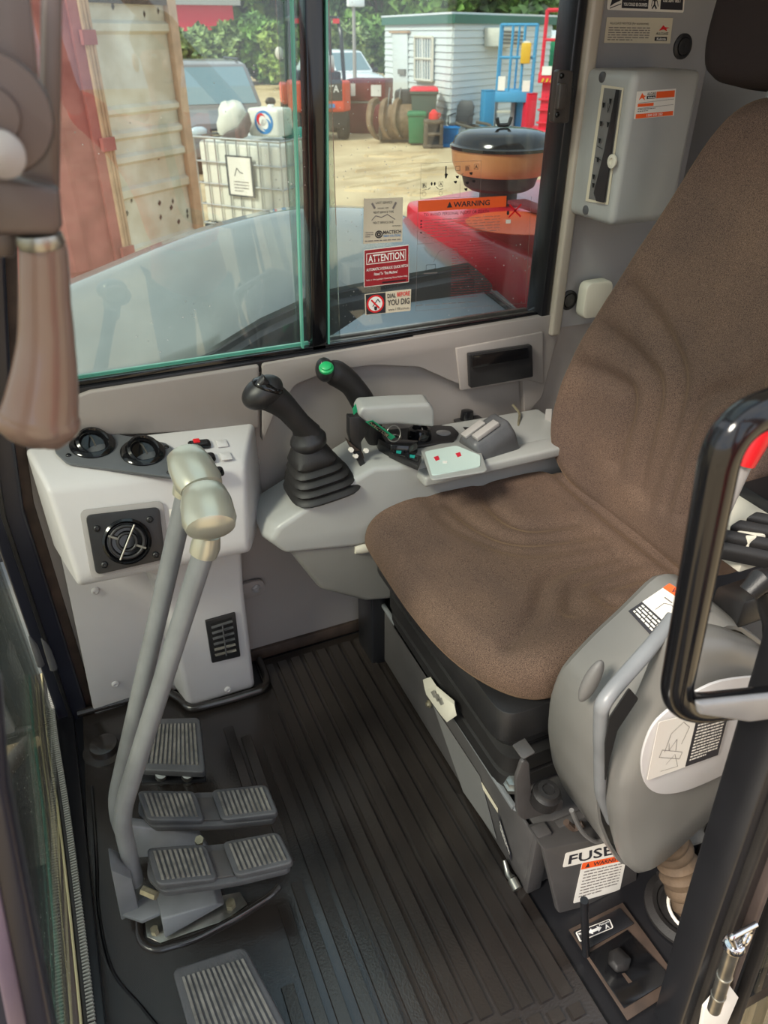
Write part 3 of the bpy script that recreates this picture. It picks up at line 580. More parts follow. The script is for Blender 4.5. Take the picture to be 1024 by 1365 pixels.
for k in range(3): MB().tube([p+Vector((-.006+.005*k, -.001, -.006)), p+Vector((-.004+.005*k, -.001, .007))], .0012, 5).part('moulded_emblem', 'pad_rubber', seat)
me = Decal([A(708, 958, y=.666), A(742, 952, y=.666), A(742, 972, y=.666), A(708, 979, y=.666)], (0, -1, 0), seat, None); me.text('GR', 0, 0, 1, 1, 'pad_rubber', True)
# cream release lever at the seat front and fore-aft handle
MB().loft([[A(566, 905, x=.512)+Vector((-.004, 0, 0)), A(574, 902, x=.512), A(574, 908, x=.512), A(566, 911, x=.512)], [A(566, 918, x=.505), A(582, 914, x=.505), A(582, 922, x=.50), A(568, 926, x=.50)], [A(588, 946, x=.503), A(606, 934, x=.503), A(606, 940, x=.495), A(588, 954, x=.495)], [A(594, 960, x=.505), A(608, 950, x=.505), A(609, 954, x=.498), A(596, 963, x=.498)]]).part('height_lever', 'cream_plastic', seat, bevel=.0015, label='cream plastic lever with slots')
hl = [c for c in seat.children if c.name.startswith('height_lever')][0]
for k in range(3):
    t = k/3; MB().prism([A(575+t*14+a, 922+t*15+b, x=.497) for a, b in ((0, 0), (4, -2), (8, 6), (4, 8))], (-.0015, 0, 0)).part('lever_slot', 'pad_worn', hl)
MB().tube([A(473, 733, y=1.17), A(482, 731, y=1.17), A(500, 728, y=1.17)], [.009, .012, .011], 14, sq=(.8, 1)).part('side_lever', 'cream_plastic', seat, label='small cream lever tip')
# harness strap and clutter between backrest and right wall
sb = thing('seat_belt', 'grey webbing belt strap behind the seat near the right wall', 'belt', A(722, 610, y=1.24))
MB().loft([[A(a, b, y=1.27), A(a+w, b, y=1.25), A(a+w, b+1, y=1.252), A(a, b+1, y=1.272)] for a, b, w in ((728, 545, 8), (724, 575, 10), (714, 600, 10), (700, 622, 8))]).part('webbing', 'plastic_grey', sb)
MB().tube(fillet([A(732, 585, y=1.23), A(738, 600, y=1.23), A(730, 618, y=1.22)], .02), .008, 8).part('buckle_bracket', 'rust_brown', sb)

# ================================================================== SEAT PEDESTAL
pd = thing('seat_pedestal', 'dark grey painted steel box carrying the seat', 'pedestal', (.8, .95, 0))
MB().b2((.545, .60, .0), (1.18, 1.335, .155)).part('box', 'grey_paint_dark', pd, bevel=.004)
def fp(px, py, x=.528): return A(px, py, x=x)
MB().prism([Vector((.528, 1.335, .01)), Vector((.528, .585, .01)), Vector((.528, .585, .165)), Vector((.528, 1.335, .185))], (.006, 0, 0)).part('front_panel', 'grey_paint_dark', pd, bevel=.002)
MB().loft([[Vector((.520, y, z)), Vector((.529, y, z)), Vector((.529, y, z+.010)), Vector((.520, y, z+.010))] for y, z in ((1.335, .183), (.64, .166))]).part('top_flange', 'grey_paint', pd, bevel=.002)
MB().tube([Vector((.524, .64, .17)), Vector((.533, .63, .168)), Vector((.54, .64, .172))], .004, 8).part('flange_hook', 'grey_paint', pd)
P = [fp(x, y) for x, y in ((580, 948), (662, 1118), (650, 1112), (618, 1052), (588, 972))]
MB().prism([fp(578, 940, .526), fp(640, 1035, .526), fp(662, 1118, .526), fp(618, 1055, .526)], (-.001, 0, 0)).part('inset_panel', 'plastic_dark', pd)
ws = Decal([fp(665, 1085, .525), fp(682, 1140, .525), fp(682, 1148, .525), fp(667, 1105, .525)], (-1, 0, 0), pd, 'dark_ink', 'pedestal_sticker', r=.001); ws.lines(.1, .15, .9, .9, 3, 'white_label', .5)
MB().prism([fp(642, 1042, .5265), fp(664, 1078, .5265), fp(664, 1083, .5265), fp(642, 1048, .5265)], (-.001, 0, 0)).part('yellow_strip', 'cream_label', pd)
for (x, y, dx, r) in ((528, 915, .018, .007), (655, 1128, .03, .0055)):
    p = fp(x, y, .526); MB().lathe(p, (-1, 0, -.1), [(r*1.3, 0), (r, .003), (r, dx), (r*.7, dx+.002)], 14).part('lock_pin', 'steel', pd)
MB().lathe(fp(573, 938, .526), (-1, 0, 0), [(.009, 0), (.009, .003), (.006, .004), (.005, .008), (.0001, .009)], 14).part('panel_bolt', 'brass', pd)
p = fp(683, 1172, .515); MB().tube([p+Vector((0, .03, .015)), p+Vector((-.002, .012, .0)), p], [.004, .006, .008], 10).part('cable_gland', 'steel', pd); MB().cyl(p, p+Vector((0, -.018, -.004)), .009, n=12).part('gland_nut', 'steel', pd)
p = fp(490, 818, .525); MB().tube([p+Vector((0, .012, 0)), p+Vector((-.008, 0, -.012)), p+Vector((-.002, -.014, -.024))], .004, 8).part('hook', 'black_metal', pd)
MB().b2((.529, .575, .0), (.56, .60, .168)).part('corner_flange', 'grey_paint_dark', pd, bevel=.003)
MB().b2((.56, .585, 0), (.80, .60, .153)).part('side_panel', 'grey_paint_dark', pd, bevel=.002)
# bracket with rubber stop
bk = thing('stop_bracket', 'folded grey steel bracket with black rubber stop at the pedestal corner', 'bracket', A(705, 1095, y=.59))
Q = [A(x, y, y=.585) for x, y in ((688, 1040), (697, 1014), (706, 1016), (709, 1060), (752, 1066), (750, 1080), (698, 1094), (690, 1085))]
MB().prism(roundpoly(Q, .008), (0, .008, 0)).part('upright_plate', 'grey_paint_dark', bk, bevel=.002)
p0 = A(697, 1012, y=.59); MB().loft([[p0, p0+Vector((0, .03, .0)), p0+Vector((.0, .03, -.004)), p0+Vector((.0, 0, -.004))], [p0+Vector((.022, 0, .006)), p0+Vector((.022, .03, .006)), p0+Vector((.022, .03, .002)), p0+Vector((.022, 0, .002))]]).part('folded_lip', 'grey_paint_dark', bk, bevel=.002)
MB().lathe(A(727, 1062, y=.575), (.05, -.15, 1), [(.023, -.012), (.023, .012), (.019, .015), (.017, .022), (.010, .023), (.009, .020), (.0001, .020)], 28).part('rubber_stop', 'black_rubber', bk)
MB().lathe(A(683, 1045, y=.61), (-.2, -.1, 1), [(.014, -.01), (.014, 0), (.009, .001), (.009, .012), (.0001, .013)], 6).part('bolt', 'steel', bk)

# ================================================================== RIGHT CONSOLE POD
rc = thing('right_console', 'light grey armrest console carrying joystick and switches beyond the seat', 'console', (.55, 1.25, 0))
ya, yb = 1.165, 1.332
def xz(px, py, y): p = A(px, py, y=y); return (p.x, p.z)
pf = [xz(382, 739, ya), xz(370, 712, ya), xz(369, 680, ya), xz(412, 668, ya)]
near = [(.295, .43), (.268, .47), (.285, .497), (.344, .525), (.487, .582), (.62, .562), (.98, .547), (.98, .40), (.44, .405)]
far = [(.30, .43), (.262, .46), (.280, .475), (.344, .503), (.487, .566), (.62, .562), (.98, .55), (.98, .40), (.42, .40)]
mid = [(.285, .43), (.252, .468), (.272, .496), (.340, .524), (.485, .582), (.62, .566), (.98, .552), (.98, .40), (.42, .405)]
MB().loft([[Vector((x, ya, z)) for x, z in near], [Vector((x, ya+.03, z)) for x, z in mid], [Vector((x, yb, z)) for x, z in far]]).part('upper_shell', 'pod_light', rc, bevel=.010, seg=4)
lo = [(.300, .436), (.44, .412), (.98, .41), (.98, .20), (.53, .23), (.467, .244), (.365, .309)]
MB().loft([[Vector((x, ya+.006, z)) for x, z in lo], [Vector((x-.01, yb, z)) for x, z in lo]]).part('lower_shell', 'pod_dark', rc, bevel=.012, seg=3)
MB().b2((.58, 1.128, .535), (.97, 1.18, .558)).part('side_wing', 'pod_light', rc, bevel=.006, seg=3)
MB().b2((.495, 1.21, .0), (.53, 1.30, .30)).part('support_post', 'black_metal', rc, bevel=.004)
# joystick with ribbed boot
js = thing('joystick', 'black right-hand joystick with pleated rubber boot, in front of the green-button lever', 'joystick', A(430, 660, y=1.22))
def P2(px, py, y): return A(px, py, y=y)
bc = P2(430, 648, 1.215); tpn = P2(408, 590, 1.215); ax = (tpn-bc).normalized(); uu = Vector((1, 0, .12)).normalized(); vv = Vector((0, 1, 0))
rings = []
lv = [(0, .078), (.05, .082), (.10, .078), (.13, .068), (.20, .074), (.24, .070), (.27, .060), (.35, .066), (.40, .062), (.43, .052), (.51, .058), (.56, .053), (.59, .045), (.68, .050), (.80, .045), (.95, .033), (1.08, .026), (1.12, .026)]
Lb = (tpn-bc).length
for t, r in lv:
    c0 = bc+ax*Lb*t; m = 32; rg = []
    for k in range(m):
        a = 2*pi*k/m; ca, sa = cos(a), sin(a); e = 4 if t < .7 else 2.4; f = (abs(ca)**e+abs(sa)**e)**(-1/e); rg.append(c0+uu*ca*f*r*.88+vv*sa*f*r*.82)
    rings.append(rg)
MB().loft(rings).part('pleated_boot', 'black_rubber', js, sharp=60)
c1 = P2(413, 592, 1.215); c2 = P2(418, 566, 1.215); gx = (c2-c1).normalized()
MB().lathe(c1, Vector((-.25, 0, 1)), [(.028, -.006), (.034, 0), (.036, .012), (.033, .018), (.026, .026), (.024, .034), (.0001, .036)], 28).part('collar', 'black_plastic', js)
H = catmull([P2(412, 578, 1.215), P2(396, 560, 1.21), P2(378, 541, 1.21), P2(358, 527, 1.21), P2(342, 522, 1.21)], 5)
MB().tube(H, [.025, .021, .022, .026, .030, .024], 22).part('grip', 'black_rubber', js)
hd = P2(350, 523, 1.205); Mh = Matrix.Rotation(radians(-25), 3, 'Y')
gh = MB().ellipsoid(hd, (.040, .030, .027), Mh, 28, 16).part('grip_head', 'black_plastic', js)
top = P2(357, 515, 1.20); MB().ellipsoid(top, (.030, .024, .012), Matrix.Rotation(radians(28), 3, 'Y')).part('button_plate', 'black_gloss', js)
MB().tube([P2(346, 512, 1.19), P2(350, 506, 1.19), P2(356, 512, 1.19)], [.007, .010, .006], 12).part('thumb_rocker', 'black_plastic', js)
MB().ellipsoid(P2(366, 521, 1.185), (.008, .007, .006)).part('thumb_button', 'pad_rubber', js)
# second lever with green button
gv = thing('blade_lever', 'black lever with green thumb button behind the joystick', 'lever', A(500, 600, y=1.28))
H = catmull([P2(500, 590, 1.285), P2(488, 545, 1.285), P2(470, 515, 1.285), P2(452, 500, 1.285), P2(438, 494, 1.285)], 5)
MB().tube(H, [.014, .026, .025, .023, .025, .026, .020], 22).part('grip', 'black_rubber', gv)
MB().ellipsoid(P2(433, 493, 1.275), (.018, .022, .024)).part('grip_head', 'black_plastic', gv)
MB().lathe(P2(435, 490, 1.255), (-.2, -.45, 1), [(.014, -.004), (.014, .001), (.011, .003), (.0105, .006), (.007, .008), (.0001, .008)], 24).part('thumb_button', 'green_button', gv, label='green round button')
# lock lever with grey armrest pad
ll = thing('armrest', 'short flat grey armrest pad on a steel bracket above the console', 'armrest', A(485, 610, y=1.22))
yy0, yy1 = 1.205, 1.25
Pn = [xz(x, y, yy0) for x, y in ((478, 554), (484, 543), (530, 540), (574, 538), (580, 546), (580, 570), (530, 566), (494, 568))]
rg = [Vector((x, yy0, z)) for x, z in Pn]; rg2 = [Vector((x+.004, yy1, z+.004)) for x, z in Pn]
MB().loft([rg, [p+Vector((0, .008, 0)) for p in rg], rg2]).part('pad', 'pod_light', ll, bevel=.007, seg=3)
MB().prism([P2(x, y, 1.205) for x, y in ((466, 556), (480, 556), (496, 568), (482, 590), (484, 608), (474, 606), (466, 580))], (0, .020, 0)).part('bracket', 'black_plastic', ll, bevel=.003)
MB().prism([P2(x, y, 1.20) for x, y in ((464, 588), (484, 604), (486, 612), (474, 608))], (0, .02, 0)).part('worn_plate', 'rust_brown', ll, bevel=.001)
MB().prism([P2(x, y, 1.195) for x, y in ((472, 604), (481, 602), (491, 628), (484, 629))], (0, .010, 0)).part('lower_link', 'black_metal', ll, bevel=.001)
for x, y in ((487, 600), (473, 607), (467, 599)): MB().cyl(P2(x, y, 1.20), P2(x, y, 1.20)+Vector((0, -.008, .002)), .005, n=6).part('bolt', 'white_label', ll)
# switch bank on the pod
RT_ = plane3((.487, ya, .583), (.487, yb, .568), (.98, ya, .549)); RN = RT_[1] if RT_[1].z > 0 else -RT_[1]
def rp(px, py, h=0): return AP(px, py, RT_)+RN*h
kp = thing('key_switch_panel', 'black panel with key switch and round throttle dial along the console edge', 'switch panel', rp(570, 590))
MB().prism(roundpoly([rp(x, y) for x, y in ((500, 590), (505, 577), (560, 572), (600, 568), (612, 580), (605, 592), (560, 597), (532, 604))], .006), RN*.006).part('plate', 'black_plastic', kp, bevel=.002)
MB().lathe(rp(559, 588, .006), RN, [(.026, 0), (.026, .010), (.024, .022), (.017, .024), (.016, .019), (.0001, .019)], 30).part('throttle_dial', 'black_gloss', kp)
MB().tube([rp(551, 583, .030), rp(568, 580, .030)], .006, 8, sq=(1, .6)).part('dial_grip', 'black_plastic', kp)
MB().ring(rp(525, 588, .008), RN, .014, .003).part('key_barrel_ring', 'steel', kp)
MB().lathe(rp(591, 581, .006), RN, [(.016, 0), (.016, .002), (.012, .003), (.0001, .0035)], 24).part('power_socket_cap', 'plastic_grey', kp)
bs_ = thing('black_guard_cover', 'curved black cover in front of the key switch', 'cover', rp(520, 605))
MB().loft([[rp(x, y, 0), rp(x, y, .028), rp(x+12, y-8, .028), rp(x+12, y-8, 0)] for x, y in ((500, 592), (505, 602), (520, 610), (545, 612))]).part('cover', 'black_gloss', bs_, bevel=.002)
sk = thing('switch_pair', 'pair of small black square switches with green-white symbols', 'switches', rp(540, 618))
c4 = [rp(x, y, 0) for x, y in ((518, 610), (528, 604), (562, 615), (557, 628))]
MB().prism(c4, RN*.012).part('switch_housing', 'black_plastic', sk, bevel=.002)
for a_, b_, c__, d_ in (((522, 606), (537, 609), (540, 618), (524, 613)), ((542, 612), (557, 617), (556, 624), (542, 619))):
    k = MB().prism([rp(*p, .012) for p in (a_, b_, c__, d_)], RN*.004).part('switch_key', 'black_gloss', sk, bevel=.0008)
    cc = (Vector(a_)+Vector(c__))/2; MB().prism([rp(cc.x+i, cc.y+j, .0162) for i, j in ((-3, -2), (4, -1), (3, 3), (-3, 2))], RN*.0004).part('switch_symbol', 'teal', k)
dpn = thing('display_panel', 'pale rounded display panel with two pink icons beside the seat', 'display', rp(600, 612))
MB().prism(roundpoly([rp(x, y) for x, y in ((560, 600), (610, 588), (640, 600), (650, 630), (575, 642))], .012), RN*.004).part('bezel', 'pod_light', dpn, bevel=.002)
MB().prism(roundpoly([rp(x, y, .004) for x, y in ((566, 605), (608, 597), (640, 610), (640, 625), (576, 637))], .008), RN*.0015).part('face', 'display', dpn)
for x, y in ((582, 615), (611, 610)): MB().prism([rp(x+a, y+b, .0056) for a, b in ((-4, -2), (2, -4), (4, 1), (-1, 3))], RN*.0004).part('icon', 'orange' if 0 else 'lift_red', dpn)
MB().prism([rp(593+a, 619+b, .0056) for a, b in ((-3, -1), (3, -1), (3, 2), (-3, 2))], RN*.0004).part('icon', 'white', dpn)
# rear switch block
rsb = thing('rear_knob_panel', 'small black knob panel behind the grey monitor housing', 'switch panel', rp(640, 572))
MB().prism(roundpoly([rp(x, y) for x, y in ((604, 562), (634, 554), (655, 568), (625, 580))], .005), RN*.006).part('plate', 'black_plastic', rsb, bevel=.002)
MB().lathe(rp(622, 562, .006), RN, [(.016, 0), (.014, .020), (.010, .022), (.0001, .022)], 24).part('knob', 'black_gloss', rsb)
MB().tube(fillet([rp(690, 575), rp(692, 562, .02), rp(682, 556, .03)], .01), .003, 6).part('hook', 'brass', rsb)
# key tags
kt = thing('key_tag', 'green and black key tag hanging from the ignition key', 'key tag', P2(505, 585, 1.19))
tq = [P2(x, y, 1.19) for x, y in ((487, 562), (497, 560), (527, 582), (521, 586))]
tg = MB().prism(tq, (0, -.0015, 0)).part('tag', 'green', kt); dct = Decal([p+Vector((0, -.0022, 0)) for p in (tq[0], tq[3], tq[2], tq[1])], (0, -1, 0), kt, None); 
MB().prism([P2(x, y, 1.186) for x, y in ((491, 563), (497, 562), (519, 580), (515, 583))], (0, -.0008, 0)).part('tag_band', 'ink_black', kt)
dt = Decal([P2(x, y, 1.184) for x, y in ((495, 562), (520, 580), (515, 583), (490, 563))], (0, -1, 0), kt, None); dt.text('NACTOR', 0.02, .1, .98, .9, 'brass', True)
MB().ring(P2(525, 578, 1.2), (0.2, -1, .4), .016, .0013, 24, 6).part('key_ring', 'steel', kt)
MB().prism([P2(x, y, 1.2) for x, y in ((470, 545), (474, 538), (476, 548), (471, 552))], (0, -.003, 0)).part('green_tab', 'green', kt)
# monitor housing, seen from its back
mh = thing('monitor_housing', 'dark grey rounded monitor housing tilted beside the seat', 'monitor', P2(655, 612, 1.18))
a0 = P2(627, 606, 1.19); a1 = P2(674, 572, 1.20); dm = (a1-a0); n1 = (P2(612, 578, 1.20)-P2(634, 618, 1.19)).normalized()
sec = [(-.045, -.030), (-.02, -.045), (.02, -.040), (.040, -.020), (.040, .030), (.010, .045), (-.040, .040)]
upv = Vector((-.55, 0, .83)); upv = (upv-dm.normalized()*upv.dot(dm.normalized())).normalized(); dv_ = dm.normalized().cross(upv)
MB().loft([[a0+upv*a*1.0+dv_*b for a, b in sec], [a1+upv*a+dv_*b for a, b in sec]]).part('housing', 'pad_rubber', mh, bevel=.010, seg=4)
MB().loft([[a0+dm*t+upv*(.040+h)+dv_*b for h, b in ((0, -.02), (.006, -.02), (.006, .0), (0, .0))] for t in (.05, .6)]).part('clip_rail', 'plastic_grey', mh, bevel=.001)
MB().loft([[a0+dm*t+upv*(.040+h)+dv_*b for h, b in ((0, .01), (.009, .01), (.009, .03), (0, .03))] for t in (.15, .75)]).part('clip_rail', 'plastic_grey', mh, bevel=.001)
MB().tube([P2(655, 606, 1.2), P2(662, 625, 1.2)], .018, 12).part('stem', 'black_plastic', mh)
gw = thing('side_tray', 'grey plastic tray edge between the monitor housing and backrest', 'tray', P2(700, 600, 1.27))
MB().prism([P2(x, y, 1.30) for x, y in ((668, 572), (712, 574), (712, 622), (690, 624), (672, 600))], (0, .03, 0)).part('tray', 'pod_light', gw, bevel=.003)
# black ashtray box
ab = thing('wall_ashtray', 'black lidded box set into the grey wall panel below the window', 'ashtray', P2(664, 490, 1.32))
q = [P2(x, y, 1.325) for x, y in ((622, 470), (706, 458), (707, 500), (624, 515))]
MB().prism(roundpoly(q, .004), (0, -.012, 0)).part('box', 'black_plastic', ab, bevel=.003)
q = [P2(x, y, 1.312) for x, y in ((628, 473), (702, 462), (703, 476), (628, 490))]
MB().prism(roundpoly(q, .003), (0, -.006, 0)).part('lid', 'black_gloss', ab, bevel=.002)

# ================================================================== LEFT CONSOLE (nearest)
lc = thing('left_console', 'big moulded grey console beside the seat with lock-lever rail', 'console', (.58, .5, .25))
def P3(px, py, y): return A(px, py, y=y)
OUT = [(826, 812), (852, 786), (874, 764), (898, 762), (930, 785), (990, 850), (1060, 930), (1060, 1000), (900, 1045), (842, 1062), (800, 1082), (768, 1074), (750, 1048), (735, 1015), (729, 975), (733, 930), (748, 890), (790, 845)]
yf, yn = .625, .53
R0 = [P3(x, y, yf) for x, y in OUT]
R0 = roundpoly(R0, .02, 2)
c0 = sum(R0, Vector())/len(R0)
c00 = c0.copy()
def shr(R, s, dy): return [Vector((c0.x+(p.x-c0.x)*s, p.y+dy, c0.z+(p.z-c0.z)*s)) for p in R]
MB().loft([shr(R0, .97, .006), shr(R0, 1.0, -.004), shr(R0, 1.0, -.118), shr(R0, .992, -.124), shr(R0, .966, -.124), shr(R0, .958, -.09)]).part('inner_shell', 'pod_dark', lc, sharp=35, bevel=0)
# outer shell; near-black sheet stands in for shade between the shells
OUT2 = [(892, 862), (915, 842), (960, 838), (1010, 856), (1080, 930), (1080, 960), (1010, 1015), (930, 1085), (868, 1142), (842, 1158), (830, 1150), (822, 1118), (814, 1075), (817, 1030), (834, 990), (856, 950), (874, 910)]
R1 = roundpoly([P3(x, y, .47) for x, y in OUT2], .02, 3); c0 = sum(R1, Vector())/len(R1)
MB().loft([shr(R1, .97, .022), shr(R1, .995, .012), shr(R1, 1.0, 0), shr(R1, .975, -.016), shr(R1, .90, -.026), shr(R1, .5, -.034)]).part('outer_shell', 'pod_dark', lc, sharp=70)
shr2 = [Vector((c00.x+(p.x-c00.x)*.955, .545, c00.z+(p.z-c00.z)*.955)) for p in R0]
R2 = [P3(x, y, .55) for x, y in ((880, 870), (1040, 880), (1040, 1060), (860, 1090), (800, 1080), (784, 1030), (805, 950))]
MB().prism(shr2, (0, -.006, 0)).part('gap_shade_sheet', 'gap_dark', lc)
# rail
RL = fillet([P3(898, 822, .50), P3(868, 862, .485), P3(818, 918, .47), P3(802, 940, .465), P3(800, 985, .47), P3(800, 1060, .49), P3(814, 1095, .50)], .025, 6)
MB().tube(RL, [.008, .009, .009, .009, .0085, .008, .007], 14, sq=(1.15, .9)).part('lock_rail', 'grey_paint', lc)
# near-black patch painted as the shade of the rail opening, oval recess
MB().prism(roundpoly([P3(x, y, .452) for x, y in ((812, 955), (838, 916), (850, 930), (822, 972), (812, 1010), (806, 1040), (806, 990))], .004), (0, -.002, 0)).part('opening_shade', 'gap_dark', lc)
e0 = P3(788, 908, .545); MB().ellipsoid(e0, (.012, .010, .036), Matrix.Rotation(radians(18), 3, 'Y'), 28, 16).part('oval_recess', 'plastic_dark', lc)
# pale label area
FO = catmull([P3(x, y, .428) for x, y in ((900, 935), (960, 905), (1040, 905), (1050, 960), (1000, 1008), (930, 1045), (885, 1056), (860, 1045), (853, 1010), (868, 965), (900, 935))], 5)[:-1]
MB().prism(FO, (0, -.004, 0)).part('label_field', 'plastic_light', lc, bevel=.0015)
D = Decal([P3(x, y, .420) for x, y in ((878, 962), (975, 938), (957, 1006), (862, 1040))], (0, -1, 0), lc, 'white_label', 'safety_label', r=.003)
D.rect(.52, 0.0, .99, .99, 'dark_ink', 'text_panel'); D.rect(.52, 0, .99, .12, 'orange', 'warning_band', .0005)
D.text('WARNING', .62, .02, .97, .10, 'dark_ink', True, h=.0009); D.lines(.56, .16, .95, .92, 13, 'white_label', .5, seed=4, h=.0006)
D.path([(.10, .62), (.12, .50), (.42, .66), (.40, .78)], .0008, 'grey_ink', close=True); D.path([(.16, .55), (.20, .25), (.34, .10), (.44, .22), (.38, .50)], .0007, 'grey_ink'); D.path([(.20, .42), (.22, .55), (.30, .38), (.32, .6)], .0007, 'grey_ink'); D.path([(.22, .80), (.32, .66), (.40, .92), (.16, .9)], .0006, 'grey_ink')
# top label
TP = plane3(P3(826, 812, .62), P3(880, 764, .62), P3(900, 840, .51)); 
lt = [(888, 779), (950, 815), (895, 872), (836, 817)]
pn = (P3(878, 764, .62)-P3(826, 812, .62)).cross(Vector((0, -1, 0))); pn = pn if pn.z > 0 else -pn; pn.normalize(); TPL = (A(852, 788, y=.625)+pn*.0045, pn)
Dt = Decal([AP(x, y, TPL) for x, y in ((893, 778), (948, 812), (885, 866), (838, 815))], pn, lc, 'white_label', 'safety_label', r=.003)
Dt.rect(0, 0, 1, .16, 'orange', 'warning_band'); Dt.text('WARNING', .16, .03, .9, .13, 'dark_ink', True); Dt.rect(0, .66, 1, 1, 'dark_ink', 'text_panel'); Dt.lines(.06, .70, .96, .96, 4, 'white_label', .55, h=.0007, seed=3)
Dt.path([(.3, .6), (.3, .4), (.42, .34), (.55, .36), (.6, .58)], .0012, 'grey_ink'); Dt.path([(.45, .25), (.55, .24), (.66, .34)], .0012, 'dark_ink'); Dt.path([(.2, .3), (.4, .3)], .002, 'grey_ink')
# pleated black boot of the left joystick and red lever
bo = thing('left_joystick_boot', 'stack of black pleats of the left joystick boot at the right edge', 'boot', P3(1000, 790, .56))
for k, (x, y) in enumerate(((962, 742), (978, 728), (1000, 715), (1022, 704))):
    a_ = P3(x, y, .57); b_ = a_+Vector((.10, -.045, -.012)); dd = (b_-a_).normalized()
    MB().loft([[p+w for w in (Vector((-.009, 0, .003)), Vector((.009, 0, .010)), Vector((.014, 0, -.012)), Vector((-.006, 0, -.018)))] for p in (a_+Vector((0, .03, 0)), b_)]).part('pleat', 'black_rubber', bo, bevel=.004, seg=3)
MB().loft([[p+w for w in (Vector((-.01, 0, .0)), Vector((.07, 0, .0)), Vector((.07, 0, -.05)), Vector((-.01, 0, -.05)))] for p in (P3(962, 780, .60), P3(1000, 800, .50))]).part('boot_base', 'black_plastic', bo, bevel=.006)
MB().tube([P3(998, 790, .46), P3(1012, 775, .46), P3(1040, 772, .46)], [.012, .015, .016], 14).part('boot_grip', 'black_plastic', bo); MB().tube([P3(1016, 782, .46), P3(1026, 830, .46), P3(1030, 880, .46)], [.012, .009, .012], 12).part('boot_grip', 'black_plastic', bo)
rl = thing('red_tipped_lever', 'grey lever with red handle behind the black grab handle', 'lever', P3(960, 700, .55))
MB().tube([P3(950, 712, .58), P3(1000, 602, .58)], .010, 14).part('lever_rod', 'plastic_grey', rl)
MB().tube([P3(992, 618, .575), P3(1012, 575, .575), P3(1040, 545, .575)], [.014, .018, .02], 14).part('red_handle', 'red', rl)
bx = thing('rear_shelf_box', 'small pale and black boxes in the gap behind the seat', 'box', (1.0, .62, .30))
MB().box(P3(978, 690, .62)+Vector((0.04, 0, -.03)), (.12, .10, .06)).part('pale_block', 'cream_plastic', bx, bevel=.003); MB().box(P3(1020, 665, .62)+Vector((.06, 0, -.03)), (.12, .10, .06)).part('black_block', 'black_metal', bx, bevel=.003)
# grab handle
gh_ = thing('grab_handle', 'thick glossy black bent-tube grab handle in front of the left console', 'handle', P3(900, 940, .30))
hp = [P3(1060, 520, .30), P3(1018, 546, .30), P3(970, 590, .30), P3(953, 640, .30), P3(898, 925, .30), P3(912, 948, .30), P3(950, 944, .292), P3(1075, 930, .287)]
hp = [P3(1070, 528, .30), P3(968, 566, .30), P3(896, 948, .30), P3(1075, 928, .285)]
MB().tube(fillet(hp, .040, 12), .0132, 22).part('bent_tube', 'black_gloss', gh_)
MB().prism([P3(x, y, .283) for x, y in ((922, 930), (1040, 918), (1040, 950), (990, 956), (925, 946))], (0, -.008, 0)).part('flattened_end', 'grey_paint', gh_, bevel=.004, seg=3)

# ================================================================== FUSE COVER, HATCH, HOSE
fb = thing('fuse_box_cover', 'dark grey fuse box cover with FUSE label standing on the floor', 'fuse box', A(780, 1200, z=0))
Fq = [A(725, 1132, y=.555), A(745, 1218, y=.52), A(852, 1110, y=.545)]
fn = (Fq[1]-Fq[0]).cross(Fq[2]-Fq[0]).normalized(); fn = fn if fn.y < 0 else -fn
Fq = [AP(x, y, (Fq[0], fn)) for x, y in ((725, 1132), (852, 1108), (848, 1190), (745, 1218))]
MB().prism(roundpoly(Fq, .006), -fn*.012).part('cover', 'grey_paint_dark', fb, bevel=.002)
MB().prism([Fq[0], Fq[1], Fq[1]+Vector((0, .05, .0)), Fq[0]+Vector((0, .05, 0))], (0, 0, -.006)).part('top_face', 'grey_paint_dark', fb, bevel=.002)
FPL = (Fq[0], fn)
d1 = Decal([AP(x, y, FPL) for x, y in ((754, 1137), (820, 1120), (823, 1140), (750, 1156))], fn, fb, 'white_label', 'fuse_label', r=.003); d1.text('FUSE', .08, .2, .92, .85, 'dark_ink', True)
d2 = Decal([AP(x, y, FPL) for x, y in ((776, 1150), (836, 1138), (826, 1186), (764, 1204))], fn, fb, 'white_label', 'fuse_label', r=.003); d2.rect(0, 0, 1, .16, 'orange', 'warning_band'); d2.text('WARNING', .25, .03, .92, .13, 'dark_ink', True); d2.poly([(.08, .13), (.13, .02), (.18, .13)], 'dark_ink'); d2.lines(.08, .22, .92, .92, 9, 'grey_ink', .35, seed=6)
ht = thing('floor_hatch', 'black metal floor plate with pattern-change selector, bottom right', 'hatch', A(830, 1290, z=0))
zc = .004
HQ = [A(x, y, z=zc) for x, y in ((762, 1242), (830, 1208), (905, 1312), (836, 1356))]
MB().prism([p+(p-sum(HQ, Vector())/4)*.06 for p in HQ], (0, 0, .003)).part('frame', 'rust_brown', ht, bevel=.001)
MB().prism([A(x, y, z=.009) for x, y in ((783, 1272), (836, 1240), (897, 1305), (832, 1345))], (0, 0, .002)).part('gloss_plate', 'black_gloss', ht, bevel=.001)
MB().prism([A(x, y, z=.008) for x, y in ((764, 1243), (826, 1211), (845, 1232), (780, 1268))], (0, 0, .003)).part('upper_plate', 'black_metal', ht, bevel=.001)
d3 = Decal([A(x, y, z=.013) for x, y in ((767, 1243), (813, 1225), (818, 1237), (773, 1256))], (0, 0, 1), ht, 'white_label', 'pattern_label', r=.003)
